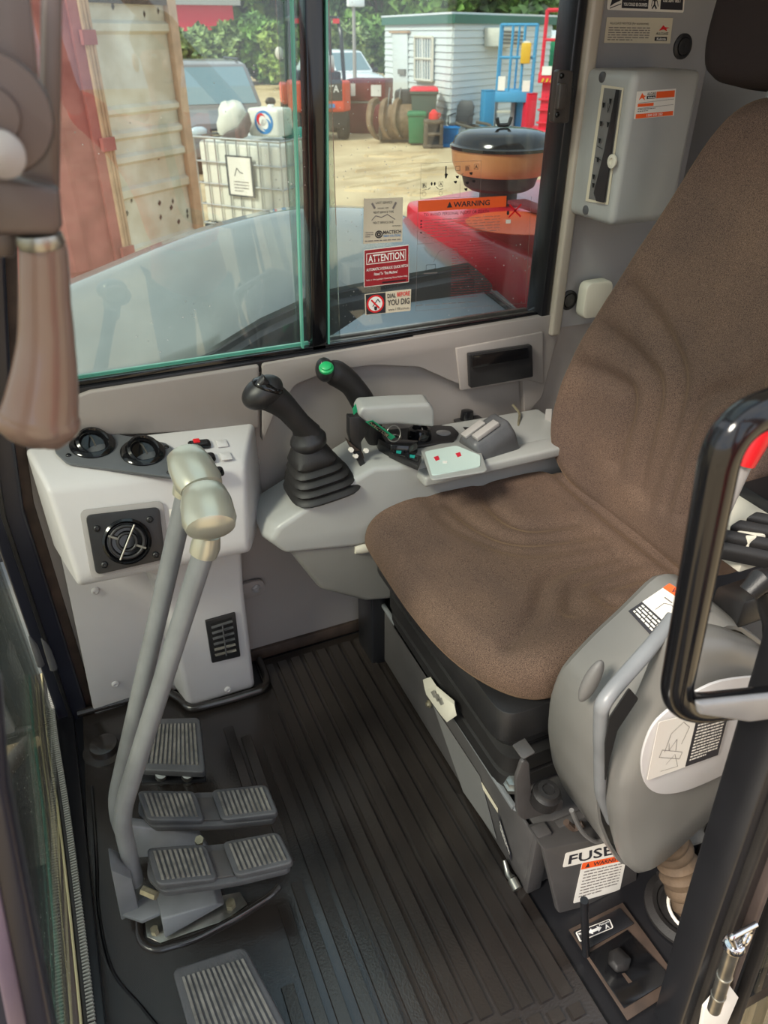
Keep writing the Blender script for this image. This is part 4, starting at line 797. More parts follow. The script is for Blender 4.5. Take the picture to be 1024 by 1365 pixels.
d3.rect(.04, .08, .96, .92, 'dark_ink', 'text_panel'); d3.poly([(.30, .52), (.42, .22), (.42, .38), (.58, .38), (.58, .22), (.70, .52), (.58, .82), (.58, .66), (.42, .66), (.42, .82)], 'white'); d3.text('A', .78, .42, .90, .85, 'white', True); d3.text('Pattern', .66, .14, .94, .34, 'white', True); d3.text('Pattern', .06, .2, .26, .42, 'white', True); d3.text('B', .10, .5, .2, .85, 'white', True)
sl = A(781, 1272, z=.01); MB().tube([sl, A(779, 1200, y=sl.y-.002)], [.0062, .0062], 14).part('selector_rod', 'black_metal', ht)
kn = A(826, 1285, z=.012); MB().loft([[A(x, y, z=h) for x, y in ((812, 1268), (826, 1262), (842, 1278), (838, 1293), (822, 1297), (810, 1284))] for h in (.012, .026)]+[[A(x, y, z=.034) for x, y in ((818, 1268), (824, 1266), (834, 1278), (831, 1286), (822, 1288), (817, 1280))]]).part('selector_knob', 'black_rubber', ht, bevel=.003, seg=3)
MB().prism([A(x, y, z=.0115) for x, y in ((829, 1298), (833, 1297), (843, 1309), (838, 1311))], (0, 0, .0006)).part('knob_slot', 'rust_brown', ht)
bt = thing('hose_boot', 'brown dusty rubber hose boot rising from a floor grommet', 'hose', A(915, 1205, z=0))
hp_ = catmull([A(925, 1215, z=.01), A(912, 1180, z=.05), A(900, 1140, z=.10), A(880, 1105, z=.16), A(850, 1070, z=.22), A(820, 1020, z=.30)], 8)
MB().tube(hp_, [.034*(1+.08*sin(i*1.9)+.03*sin(i*.7)) for i in range(len(hp_))], 22).part('ribbed_boot', 'boot_fabric', bt)
MB().lathe(A(915, 1212, z=.0), (0, 0, 1), [(.072, 0), (.072, .006), (.060, .012), (.052, .010), (.050, .004), (.045, .004), (.040, .02), (.0001, .02)], 36).part('grommet', 'black_rubber', bt)
MB().ring(A(922, 1213, z=.025), (0.1, -.1, 1), .040, .003, 30, 8).part('cable_tie', 'white_label', bt)
MB().tube([A(880, 1170, z=.02), A(930, 1150, z=.03), A(960, 1080, z=.1)], .012, 8).part('side_hose', 'black_rubber', bt)
wt = thing('wire_loop', 'loop of grey cable hanging under the left console', 'cable', P3(790, 1110, .54))
MB().tube(catmull([P3(762, 1080, .545), P3(776, 1108, .545), P3(796, 1122, .545), P3(814, 1112, .55)], 6), .004, 8).part('cable', 'plastic_dark', wt)
MB().tube(catmull([P3(755, 1096, .57), P3(765, 1104, .565), P3(778, 1098, .56)], 5), .006, 8).part('cable', 'rust_brown', wt)
# striker latch on the door pillar
sk2 = thing('door_striker', 'steel door striker pin with chrome hook on the near pillar', 'latch', P3(975, 1290, .25))
MB().cyl(P3(952, 1345, .25), P3(978, 1262, .25), .0085, n=20).part('pin', 'steel', sk2); MB().lathe(P3(978, 1262, .25), P3(978, 1262, .25)-P3(952, 1345, .25), [(.011, -.002), (.013, .004), (.011, .010), (.006, .012), (.0001, .012)], 24).part('pin_cap', 'chrome', sk2)
for a_, b_ in ((958, 1326), (966, 1300)): MB().ring(P3(a_, b_, .25), P3(978, 1262, .25)-P3(952, 1345, .25), .0085, .0012, 24, 6).part('pin_ring', 'steel', sk2)
MB().tube(fillet([P3(980, 1262, .245), P3(974, 1250, .245), P3(1008, 1232, .245)], .006), .0035, 10).part('hook', 'chrome', sk2); MB().ring(P3(996, 1250, .245), (0.3, -1, .2), .009, .0022, 24, 8).part('hook_eye', 'chrome', sk2)
MB().prism([P3(x, y, .262) for x, y in ((940, 1345), (970, 1310), (985, 1330), (955, 1400), (930, 1400))], (0, .006, 0)).part('mount_plate', 'white_label', sk2, bevel=.001)

# ================================================================== WINDSCREEN LATCH HANDLE (top left)
wh = thing('windscreen_latch', 'blurred brown-grey latch with long pear-shaped handle, upper left', 'latch handle', P3(50, 590, .45))
yk = .45
hp_ = [P3(54, 318, yk), P3(58, 340, yk), P3(60, 400, yk), P3(62, 460, yk), P3(58, 520, yk), P3(52, 560, yk), P3(44, 582, yk)]
MB().tube(catmull(hp_, 4), [.0115, .0125, .0135, .0155, .0195, .0225, .017], 24, sq=(1, .8), up=(1, 0, 0)).part('handle_grip', 'leather', wh)
MB().ellipsoid(P3(52, 562, yk), (.0235, .018, .016), Matrix.Rotation(radians(15), 3, 'Y'), 24, 14).part('grip_end', 'leather', wh)
MB().lathe(P3(54, 322, yk), Vector((0, 0, 1)), [(.0115, -.003), (.0125, .0), (.0115, .004)], 24).part('ferrule', 'steel', wh)
MB().prism([P3(x, y, .44) for x, y in ((10, 236), (80, 250), (84, 300), (78, 316), (-20, 316), (-20, 236))], (0, .03, 0)).part('lower_block', 'latch_metal', wh, bevel=.004, seg=3)
MB().prism([P3(x, y, .455) for x, y in ((56, -30), (84, -30), (80, 262), (14, 262), (14, 240), (52, 200))], (0, .014, 0)).part('latch_arm', 'latch_metal', wh, bevel=.003, seg=3)
c = P3(-10, 150, .42); MB().lathe(c, (0, -1, 0), [(.026, -.012), (.026, .003), (.0245, .006), (.012, .007), (.011, .012), (.0001, .013)], 40).part('pivot_disc', 'latch_metal', wh)
MB().prism([P3(x, y, .425) for x, y in ((-20, -30), (38, -30), (52, 100), (50, 180), (-20, 200))], (0, .012, 0)).part('latch_plate', 'latch_metal', wh, bevel=.003)
MB().lathe(P3(2, 205, .405), (0, -1, 0), [(.010, -.006), (.010, .004), (.006, .007), (.0001, .008)], 24).part('pivot_bolt', 'plastic_grey', wh)
MB().prism([P3(x, y, .47) for x, y in ((-20, 306), (22, 310), (22, 344), (-20, 344))], (0, .02, 0)).part('link_plate', 'latch_metal', wh, bevel=.002)

# ================================================================== BOX ON THE REAR PILLAR, STICKERS, WINDOW LATCH
pb = thing('pillar_box', 'blue-grey moulded cover box with long open slot on the rear pillar', 'cover box', (1.08, 1.27, .98))
X0, Y0 = .995, 1.195
tz, bz = 1.243, .985
sec = lambda z, g=0: [Vector((X0+g, 1.347, z)), Vector((X0+g, Y0+g, z)), Vector((X0+.155-g, Y0+g, z)), Vector((X0+.17, 1.347, z))]
MB().loft([sec(bz), sec(bz+.02), sec(tz-.02), sec(tz)]).part('shell', 'pod_light', pb, bevel=.014, seg=4)
sl_ = [A(x, y, x=X0-.001) for x, y in ((803, 113), (832, 117), (811, 273), (781, 268))]
sr = MB().prism(sl_, (-.001, 0, 0)).part('slot_rim', 'cream_label', pb)
ins = [A(x, y, x=X0-.0022) for x, y in ((806, 117), (829, 120), (808, 270), (785, 265))]
MB().prism(ins, (-.0006, 0, 0)).part('slot_back', 'plastic_dark', sr)
Di = Decal([p+Vector((-.003, 0, 0)) for p in ins], (-1, 0, 0), sr, None)
for k, (u, v) in enumerate(((.2, .14), (.55, .10), (.2, .3), (.6, .3), (.25, .45), (.3, .62), (.2, .78), (.25, .86))): Di.poly([(u-.08, v-.02), (u+.08, v-.02), (u+.05, v+.02), (u-.03, v+.025)], 'gap_dark', 'slot_hole')
Di.path([(.45, .12), (.5, .2), (.6, .1)], .0015, 'gap_dark', 'slot_hole'); Di.path([(.15, .50), (.5, .52)], .0012, 'gap_dark', 'slot_hole'); Di.path([(.15, .60), (.5, .62)], .0012, 'gap_dark', 'slot_hole')
Di.poly([(.8, .0), (1, .0), (1, 1), (.55, 1), (.35, .93), (.6, .55), (.7, .3)], 'black_plastic', 'buckle', .0012)
bcl = A(817, 215, x=X0-.006); MB().lathe(bcl, (-1, 0, 0), [(.012, 0), (.012, .003), (.006, .004), (.005, .001), (.0001, .001)], 24).part('cream_disc', 'cream_plastic', pb)
for px, py in ((803, 103), (781, 280)): MB().lathe(A(px, py, x=X0), (-1, 0, 0), [(.009, -.002), (.009, .001), (.007, .002), (.0001, .0022)], 24).part('round_plug', 'pad_rubber', pb)
ds = Decal([A(x, y, y=Y0) for x, y in ((849, 122), (901, 118), (898, 154), (845, 159))], (0, -1, 0), None, 'white_label', 'sticker', r=.001, standalone=('service_sticker', 'white and orange service sticker on the side of the cover box', 'sticker'))
ds.rect(.50, .06, .97, .30, 'orange', 'orange_bar'); ds.rect(.05, .45, .45, .56, 'orange', 'orange_bar'); ds.rect(.03, .82, .97, .98, 'orange', 'orange_bar')
ds.poly([(.06, .32), (.13, .06), (.18, .16), (.24, .18), (.19, .22), (.22, .34), (.14, .24)], 'orange', 'star_logo'); ds.text('ALLCLASS', .26, .06, .48, .17, 'dark_ink', True); ds.rect(.26, .19, .48, .30, 'dark_ink'); ds.text('Kubota', .29, .21, .46, .28, 'white', True, h=.001)
ds.path([(.06, .42), (.96, .38)], .0006, 'grey_ink'); ds.path([(.06, .62), (.96, .58)], .0006, 'grey_ink'); ds.lines(.06, .64, .5, .78, 2, 'grey_ink', .4, seed=8); ds.text('1300 255 252', .3, .855, .7, .945, 'white', True)
dn = Decal([A(x, y, y=1.345) for x, y in ((809, 23), (897, 24), (893, 58), (805, 57))], (0, -1, 0), None, 'cream_label', 'sticker', r=.001, standalone=('notice_sticker', 'cream notice sticker with paragraph and logo above the cover box', 'sticker'))
dn.text('ALLCLASS NOTICE (for accessories)', .05, .18, .63, .30, 'dark_ink'); dn.lines(.04, .38, .66, .95, 6, 'grey_ink', .4, seed=11); dn.poly([(.80, .50), (.86, .28), (.89, .36), (.96, .38), (.91, .42), (.93, .52), (.87, .45)], 'red', 'star_logo'); dn.text('ALLCLASS', .76, .56, .95, .66, 'dark_ink', True); dn.rect(.75, .74, .94, .90, 'dark_ink'); dn.text('Kubota', .78, .77, .92, .87, 'white', True, h=.001)
du = Decal([A(x, y, y=1.345) for x, y in ((812, -30), (915, -32), (911, 17), (809, 13))], (0, -1, 0), None, 'white_label', 'sticker', r=.004, standalone=('seat_belt_sticker', 'black and white seat belt warning sticker cut by the top edge', 'sticker'))
du.rect(.18, .05, .52, .93, 'dark_ink', 'text_panel'); du.rect(.68, .05, .98, .93, 'dark_ink', 'text_panel'); du.text('DO NOT OPERATE', .21, .44, .48, .52, 'white', True); du.text('WITHOUT ROPS.', .22, .59, .48, .68, 'white', True); du.text('YOU COULD BE CRUSHED.', .20, .76, .51, .86, 'white', True); du.text('USE SEAT BELT', .71, .60, .95, .72, 'white', True)
du.path(du.circ(.60, .55, .025, .06), .002, close=True); du.path([(.60, .62), (.60, .80), (.57, .92)], .003); du.path([(.60, .80), (.63, .92)], .003); du.path([(.56, .85), (.57, .68), (.63, .68), (.65, .85)], .0016)
du.poly([(.03, .9), (.06, .6), (.10, .5), (.13, .62), (.16, .55), (.16, .7), (.08, .8)], 'dark_ink'); du.path([(.03, .95), (.17, .8)], .0015)
wl_ = thing('window_latch', 'black plastic window latch on the window side frame', 'latch', A(748, 130, y=1.33))
MB().prism(roundpoly([A(x, y, y=1.330) for x, y in ((738, 92), (758, 94), (752, 163), (731, 163))], .006), (0, -.016, 0)).part('latch_body', 'latch_black', wl_, bevel=.004, seg=3)
MB().prism(roundpoly([A(x, y, y=1.312) for x, y in ((742, 110), (752, 110), (749, 145), (738, 146))], .005), (0, -.012, 0)).part('thumb_slide', 'latch_black', wl_, bevel=.003, seg=3)
MB().prism([A(x, y, y=1.328) for x, y in ((755, 116), (766, 116), (764, 140), (753, 140))], (0, .012, 0)).part('catch', 'black_gloss', wl_, bevel=.002)
for p in ((749, 101), (743, 153)): screw(A(*p, y=1.314), (0, -1, 0), wl_, .004, 'black_gloss')
# stickers on the glass
GY = 1.386
def gq(*pts): return [A(x, y, y=GY) for x, y in pts]
d = Decal(gq((485, 265), (537, 263), (536, 322), (484, 325)), (0, -1, 0), None, 'cream_label', 'sticker', r=.001, standalone=('service_record_sticker', 'cream last-service sticker, topmost of three on the window', 'sticker'))
d.text('LAST SERVICE', .30, .07, .72, .12); d.text('HOURS / KM', .35, .20, .62, .235); d.text('NEXT SERVICE TYPE', .24, .28, .76, .33); d.text('NEXT SERVICE DUE', .24, .51, .76, .56); d.text('KMS/HRS', .74, .61, .95, .64)
d.path(d.circ(.39, .80, .085, .075), .0022, close=True); d.path(d.circ(.39, .80, .04, .036), .003, close=True); d.text('MACTECH', .50, .72, .96, .80, 'dark_ink', True); d.text('HEAVY SOLUTIONS', .51, .82, .95, .87, 'blue_ink', True); d.lines(.05, .74, .25, .88, 3, 'grey_ink', .4); d.lines(.04, .93, .95, .97, 1, 'grey_ink', .5, last=1)
d.path([(.2, .1), (.28, .22)], .004, 'grey_ink'); d.path([(.82, .1), (.74, .24)], .004, 'grey_ink'); d.path([(.2, .48), (.3, .38), (.45, .42), (.6, .36), (.8, .48)], .0015, 'grey_ink')
d = Decal(gq((485, 333), (545, 326), (545, 376), (485, 383)), (0, -1, 0), None, 'white_label', 'sticker', r=.002, standalone=('attention_sticker', 'dark red ATTENTION sticker, middle of three on the window', 'sticker'))
d.rect(.015, .02, .985, .98, 'red_label', 'red_field'); d.rect(.05, .10, .93, .40, 'white_label', 'title_frame', .0004); d.rect(.065, .125, .915, .375, 'red_label', 'title_field', .0006); d.text('ATTENTION', .09, .15, .89, .35, 'white', True, h=.001)
d.text('AUTOMATIC HYDRAULIC QUICK HITCH', .05, .50, .97, .59, 'white', True, h=.0008); d.text("Fitted To 'This Machine'", .22, .63, .74, .71, 'white', True, h=.0008); d.text('Refer to the applicable Operating Manual Before Using', .05, .79, .96, .85, 'white', h=.0008); d.rect(.40, .905, .93, .95, 'dark_ink')
d = Decal(gq((486, 392), (548, 385), (547, 414), (487, 420)), (0, -1, 0), None, 'cream_label', 'sticker', r=.001, standalone=('dig_sticker', 'DIAL BEFORE YOU DIG sticker, lowest of three on the window', 'sticker'))
d.rect(.02, .03, .44, .97, 'dark_ink', 'black_field'); d.poly(d.circ(.22, .5, .19, .42), 'red', h=.0005); d.poly(d.circ(.22, .5, .15, .34), 'white', h=.0008); d.path([(.13, .3), (.30, .72)], .0035, 'red', h=.0014); d.path([(.16, .62), (.27, .30), (.32, .45)], .002, 'dark_ink', h=.0011); d.poly([(.19, .62), (.26, .62), (.25, .78), (.22, .82), (.19, .76)], 'dark_ink', h=.0011)
d.text('DIAL', .48, .10, .66, .30, 'dark_ink', True); d.text('BEFORE', .69, .08, .97, .28, 'red', True); d.text('YOU DIG', .48, .38, .97, .66, 'dark_ink', True); d.text('www.1100.com.au', .50, .78, .96, .90, 'dark_ink')
# transparent warning decal: printed directly on the glass
d = Decal(gq((557, 271), (708, 262), (700, 404), (554, 414)), (0, -1, 0), None, None, 'sticker', standalone=('clear_warning_decal', 'transparent decal with orange WARNING band and fine print on the window', 'decal'))
d.rect(0, -.02, .77, .075, 'orange', 'warning_band', .0002); d.text('WARNING', .30, .005, .62, .052, 'dark_ink', True); d.poly([(.245, .052), (.268, .0), (.291, .052)], 'dark_ink')
d.text('TO AVOID PERSONAL INJURY OR DEATH:', .05, .09, .62, .125, 'dark_ink'); d.lines(.05, .15, .72, .33, 7, 'grey_ink', .16, seed=21); d.lines(.30, .36, .70, .92, 22, 'red_label', .12, seed=22); d.lines(.0, .945, .9, .96, 1, 'grey_ink', .4)
for v in (.155, .185, .21, .26): d.poly(d.circ(.03, v, .008, .008, 8), 'dark_ink')
d.path([(0, 0), (0, 1), (1, 1), (1, 0)], .0006, 'grey_ink'); d.path([(0, .36), (.28, .36)], .0006, 'grey_ink'); d.path([(.08, .56), (.16, .56), (.16, .62), (.08, .62)], .0008, 'dark_ink', close=True); d.path([(.14, .54), (.19, .44), (.34, .42), (.36, .50)], .0008, 'grey_ink'); d.path([(.06, .64), (.18, .64)], .002, 'grey_ink')
d.path([(.80, .06), (.91, .17)], .0035, 'red'); d.path([(.91, .06), (.80, .17)], .0035, 'red'); d.rect(.775, .19, .82, .225, 'white_label'); d.poly(d.circ(.79, .13, .012, .02, 10), 'dark_ink')
d = Decal(gq((561, 218), (641, 214), (640, 262), (560, 265)), (0, -1, 0), None, None, 'sticker', standalone=('clear_lever_decal', 'transparent decal with lever pattern pictograms above the orange band', 'decal'))
d.path([(0, 0), (1, 0), (1, 1), (0, 1)], .0005, 'grey_ink', close=True); d.path([(.65, 0), (.65, 1)], .0004, 'grey_ink')
for (u, v, t) in ((.06, .62, 'B'), (.33, .60, 'A'), (.77, .19, 'B'), (.92, .16, 'A')): d.text(t, u-.025, v-.05, u+.025, v+.05, 'dark_ink', True); d.path([(u-.035, v-.07), (u+.035, v-.07), (u+.035, v+.07), (u-.035, v+.07)], .0006, close=True)
for u, v in ((.18, .58), (.23, .58)): d.poly(d.circ(u, v, .015, .05, 12), 'ink_black')
d.poly([(.40, .10), (.42, .10), (.42, .30), (.44, .33), (.42, .44), (.40, .44), (.39, .33), (.40, .3)], 'ink_black')
for u, v in ((.60, .42), (.83, .34), (.57, .56), (.77, .60), (.88, .56), (.75, .78)): d.poly([(u-.03, v-.03), (u+.03, v-.04), (u+.02, v+.04), (u-.01, v+.03)], 'ink_black')
for u in (.06, .33): d.path(d.circ(u, .86, .03, .06, 12), .0006, close=True); d.path([(u-.03, .76), (u+.04, .73)], .0008)
d.path([(.57, .12), (.64, .12), (.64, .24), (.57, .24)], .0007, close=True); d.path([(.66, .38), (.70, .33)], .001); d.path([(.12, .74), (.16, .68)], .001); d.path([(.25, .66), (.29, .74)], .001)
# ================================================================== OUTSIDE: the machine's own bodywork
G = -1.0
hc_ = thing('side_cover', 'long rounded grey-blue bodywork cover just outside the right window', 'cover', (.55, 1.75, .3))
xs = [(-.55, .60), (-.25, .72), (.03, .795), (.287, .870), (.46, .905), (.595, .920), (.72, .915), (.844, .899), (.94, .862), (1.03, .805), (1.10, .74)]
xs2 = [(p.x, p.z) for p in catmull([(a, 0, b) for a, b in xs], 4)]
NT = [(-.6, .50), (-.2, .585), (.0, .635), (.138, .678), (.273, .709), (.39, .762), (.507, .798), (.561, .809), (.75, .822), (.952, .833), (1.2, .82)]
def ne(x):
    for (a, za), (b, zb_) in zip(NT, NT[1:]):
        if a <= x <= b: return za+(zb_-za)*(x-a)/(b-a)
R = []
for x, zt_ in xs2:
    x1 = x*(.93 if x > .2 else 1); zl = min(ne(x1), zt_-.004); ring = []
    for k in range(13):
        t = k/12; ring.append(Vector((x1+(x-x1)*t, 1.60+.32*t, zl+(zt_-zl)*(sin(pi/2*t)*.55+.45*t))))
    ring += [Vector((x, 2.02, zt_-.01)), Vector((x, 2.12, zt_-.10)), Vector((x, 2.15, -.3)), Vector((x1, 1.61, -.3))]
    R.append(ring)
MB().loft(R).part('cover_shell', 'tank_paint', hc_, sharp=60)
dk = thing('deck_ledge', 'stepped dark ledge and pale deck between the window and the red hood', 'ledge', (.7, 1.5, .5))
def stepr(x): z = ne(x); return [Vector((x, 1.605, z-.006)), Vector((x, 1.595, z-.012)), Vector((x, 1.592, z-.024)), Vector((x, 1.572, z-.030)), Vector((x, 1.568, z-.038)), Vector((x, 1.566, .3)), Vector((x, 1.605, .3))]
MB().loft([stepr(-.5+1.42*k/40) for k in range(41)]).part('dark_step', 'dark_grey', dk, sharp=40)
MB().b2((-.4, 1.42, .40), (1.02, 1.538, .55)).part('deck_plate', 'dark_grey', dk, bevel=.003)
MB().prism([Vector((.40, 1.42, .70)), Vector((1.035, 1.42, .70)), Vector((.985, 1.566, .766)), Vector((.655, 1.566, .766)), Vector((.50, 1.49, .731))], (0, 0, -.05)).part('deck_plate', 'deck_paint', dk, bevel=.003)
MB().tube([Vector((.95, 1.56, .768)), Vector((1.01, 1.43, .708))], .005, 8).part('rubber_strip', 'black_rubber', dk); MB().tube([Vector((.965, 1.56, .770)), Vector((1.025, 1.43, .710))], .003, 8).part('rubber_strip', 'plastic_grey', dk)
p = A(536, 437, z=.712); MB().lathe(p, (0, 0, 1), [(.014, 0), (.014, .003), (.008, .004), (.008, .012), (.0001, .013)], 6).part('deck_bolt', 'steel', dk)
p = A(615, 386, z=.765); MB().lathe(p, (0, 0, 1), [(.012, 0), (.012, .003), (.008, .008), (.0001, .009)], 12).part('deck_bolt', 'rust_brown', dk)
rh = thing('engine_hood', 'glossy crimson engine hood to the right outside the window', 'hood', (1.5, 1.9, 0))
T1, T2, T3 = A(541, 268, z=.915), A(556, 277, z=.915), A(728, 347, y=1.46)
TT = [T1, T2, T3, Vector((2.4, 1.46, T3.z)), Vector((2.5, 2.3, .915)), Vector((T1.x+.45, 2.1, .915))]
BB = [v.copy() for v in TT]
for v in BB: v.z = -.3
MB().loft([TT, BB]).part('hood_shell', 'red_hood', rh, bevel=.016, seg=4)
MB().prism([A(x, y, z=.922) for x, y in ((676, 272), (700, 270), (760, 292), (760, 300))], (0, 0, .01)).part('hood_seam', 'maroon', rh, bevel=.002)
MB().lathe(A(693, 297, z=.916), (0, 0, 1), [(.13, 0), (.13, .0015), (.0001, .002)], 40).part('orange_disc_mark', 'orange', rh)
ac = thing('air_precleaner', 'round engine air precleaner with black dome and amber bowl on the red hood', 'precleaner', A(664, 268, z=.915))
bz = A(664, 262, z=.915); k_ = (bz-CAM).dot(FW)/F
def pc(pr, nm, m, **k): return MB().lathe(bz, (0, 0, 1), [(a*k_, b*k_/cos(PITCH)*.99) for a, b in pr], 48).part(nm, m, ac, **k)
pc([(25, -6), (25, 16), (38, 17)], 'stem', 'black_rubber')
pc([(38, 8), (46, 12), (50, 22), (50, 27), (20, 28)], 'lower_flange', 'black_rubber')
pc([(57, 25), (58, 26), (63, 36), (65, 49), (65.5, 51), (20, 51)], 'amber_bowl', 'bowl_amber')
pc([(62, 49), (67, 50), (67, 53), (63.5, 54.5), (61, 60), (54, 65), (43, 67.5), (25, 69), (.01, 69.5)], 'dome_cap', 'black_gloss')
tp_ = bz+Vector((0, 0, 69.5*k_/cos(PITCH)))
MB().tube(fillet([tp_+Vector((-.022, 0, .022)), tp_+Vector((-.016, 0, .004)), tp_+Vector((.016, 0, .004)), tp_+Vector((.022, 0, .022))], .006), .005, 8).part('wing_nut', 'black_rubber', ac)
uc = thing('swing_frame', 'dark dusty machine frame with hoses seen through the windscreen', 'machine frame', (-.7, .9, -.9))
MB().b2((-1.0, .35, -.30), (-.27, 1.5, -.22)).part('front_frame', 'dark_grey', uc, bevel=.01); MB().b2((-1.9, .6, -.95), (-.9, 1.3, -.35)).part('boom_foot', 'dark_grey', uc, bevel=.02)
MB().b2((-.75, .95, -.22), (-.45, 1.25, -.14)).part('frame_step', 'black_rubber', uc, bevel=.01)
MB().tube(catmull([Vector((-.9, 1.0, -.10)), Vector((-.62, 1.05, -.02)), Vector((-.45, 1.18, -.06)), Vector((-.30, 1.4, -.1))], 6), .018, 10).part('hydraulic_hose', 'plastic_grey', uc)
MB().tube(catmull([Vector((-.9, .62, -.16)), Vector((-.6, .66, -.12)), Vector((-.4, .70, -.14)), Vector((-.27, .74, -.2))], 6), .022, 10).part('hydraulic_hose', 'hose', uc)
MB().tube(catmull([Vector((-.9, .85, -.18)), Vector((-.55, .84, -.14)), Vector((-.3, .9, -.18))], 6), .016, 10).part('hydraulic_hose', 'black_rubber', uc)

# ================================================================== THE YARD
gd = bpy.data.objects.new('x', None)
struct(MB().b2((-60, -40, G-.3), (90, 90, G)), 'ground', 'ground')
gnd = bpy.data.objects['ground']
def g(px, py, z=G): return A(px, py, z=z)
def face(p): return -atan2(p.x-CAM.x, p.y-CAM.y)
tr_ = MB(); rnd = random.Random(3)
for k in range(46):        # tyre tracks pressed into the sand
    x = rnd.uniform(455, 560); y = rnd.uniform(205, 262); a = g(x, y); b = g(x+rnd.uniform(30, 60), y+rnd.uniform(-8, 2)); q = (b-a).normalized().cross(Vector((0, 0, 1)))*.03
    tr_.loft([[a-q, a+q, a+q*.4+Vector((0, 0, .03)), a-q*.4+Vector((0, 0, .03))], [b-q, b+q, b+q*.4+Vector((0, 0, .03)), b-q*.4+Vector((0, 0, .03))]])
tr_.part('sand_ridge', 'ground', gnd, kind='stuff')
def local(name, label, cat, px, py, rot=0, group=None, z=G):
    p = g(px, py, z); p = Vector((p.x, p.y, G)); t = thing(name, label, cat, p, face(p)+radians(rot), group); t['s'] = (p-CAM).dot(FW)/F; return t
def lb(t, nm, m, lo, hi, bevel=0, **k): return MB().b2(lo, hi).part(nm, m, t, local=True, bevel=bevel, **k)
def LM(t): return rootmat(t)
def lp(t, px, py, y=None, x=None):        # local point of a pixel on local plane y= or x=
    M = rootmat(t).inverted(); o = M @ CAM; d = M.to_3x3() @ ray(px, py)
    k = (y-o.y)/d.y if y is not None else (x-o.x)/d.x; return o+d*k
# container with its open cream door
hp0 = g(166, 356, -.85); hp1 = g(269, 322, -.85)
ct = thing('shipping_container', 'faded red shipping container with rusty open cream door panel, left', 'container', (hp0.x, hp0.y, G))
dd = (hp1-hp0); dd.z = 0; DL = dd.length; dd.normalize(); dn_ = dd.cross(Vector((0, 0, 1)))
dn_ = dn_ if dn_.y < 0 else -dn_
DTOP = A(240, 3, y=hp1.y).z
def dq(u, z, o=0): return Vector((hp0.x, hp0.y, 0))+dd*(u*DL)+dn_*o+Vector((0, 0, z))
door = MB().prism([dq(.0, -.85), dq(1, -.85), dq(1, DTOP), dq(0, DTOP)], -dn_*.05).part('door', 'door_cream', ct)
zz_ = [-.80, -.62, -.10, .0, .12, .22, .34, .44, .56, .66, 1.30, 1.42, DTOP-.06]
for k, (z0, z1) in enumerate(((-.83, -.66), (-.20, -.07), (.13, .24), (.36, .46), (.58, .68), (1.28, 1.40))):
    MB().loft([[dq(u, z0, 0), dq(u, z0+.03, .045), dq(u, z1-.03, .045), dq(u, z1, 0)] for u in (.09, .90)]).part('door_rib', 'door_cream', door, smooth=False)
MB().prism([dq(.90, -.86, .0), dq(1.0, -.86, .0), dq(1.0, DTOP+.02, 0), dq(.90, DTOP+.02, 0)], dn_*.07).part('door_edge_bar', 'door_edge', door, bevel=.01)
MB().prism([dq(.06, DTOP-.03, 0), dq(1.0, DTOP-.03, 0), dq(1.0, DTOP+.03, 0), dq(.06, DTOP+.03, 0)], dn_*.06).part('door_top_bar', 'rust_brown', door)
MB().prism([dq(.06, -.88, 0), dq(1.0, -.88, 0), dq(1.0, -.83, 0), dq(.06, -.83, 0)], dn_*.06).part('door_bottom_bar', 'seal_yellow', door)
for u in (.0, .03, .065): MB().tube([dq(u, -.9, .05), dq(u, DTOP+.1, .05)], .022, 8).part('hinge_tube', 'door_edge', ct)
for z in (-.75, .3, 1.2): MB().prism([dq(-.05, z, .05), dq(.08, z, .05), dq(.08, z+.12, .05), dq(-.05, z+.12, .05)], dn_*.04).part('hinge', 'rust_red', ct)
rn2 = random.Random(5)
for k in range(16):
    u, z = rn2.uniform(.12, .88), rn2.choice([rn2.uniform(-.6, -.25), rn2.uniform(1.42, 1.6), rn2.uniform(-.7, .2)]); c = dq(u, z, .004); w = dd*rn2.uniform(.012, .028)
    MB().prism([c-w, c-w*.3+Vector((0, 0, -.03)), c+w, c+w*.2+Vector((0, 0, .03))], dn_*.003).part('rust_patch', 'rust_brown', door)
L0 = Vector((hp0.x, hp0.y, 0)); sd_ = Vector((-.93, -.36, 0))
def sq_(u, z, o=0): return L0+sd_*u+Vector((.36, -.93, 0))*o+Vector((0, 0, z))
MB().prism([sq_(0, -.98), sq_(6, -.98), sq_(6, 1.8), sq_(0, 1.8)], Vector((-.36, .93, 0))*.08).part('side_wall', 'rust_red', ct)
for k in range(10): MB().loft([[sq_(.35+k*.55+a, z, o) for a, o in ((0, 0), (.06, .03), (.20, .03), (.26, 0))] for z in (-.8, 1.75)]).part('wall_corrugation', 'rust_red', ct, smooth=False)
MB().prism([sq_(-.02, -.98, .0), sq_(.10, -.98, .0), sq_(.10, 1.85, 0), sq_(-.02, 1.85, 0)], Vector((.36, -.93, 0))*.05).part('corner_post', 'rust_red', ct)
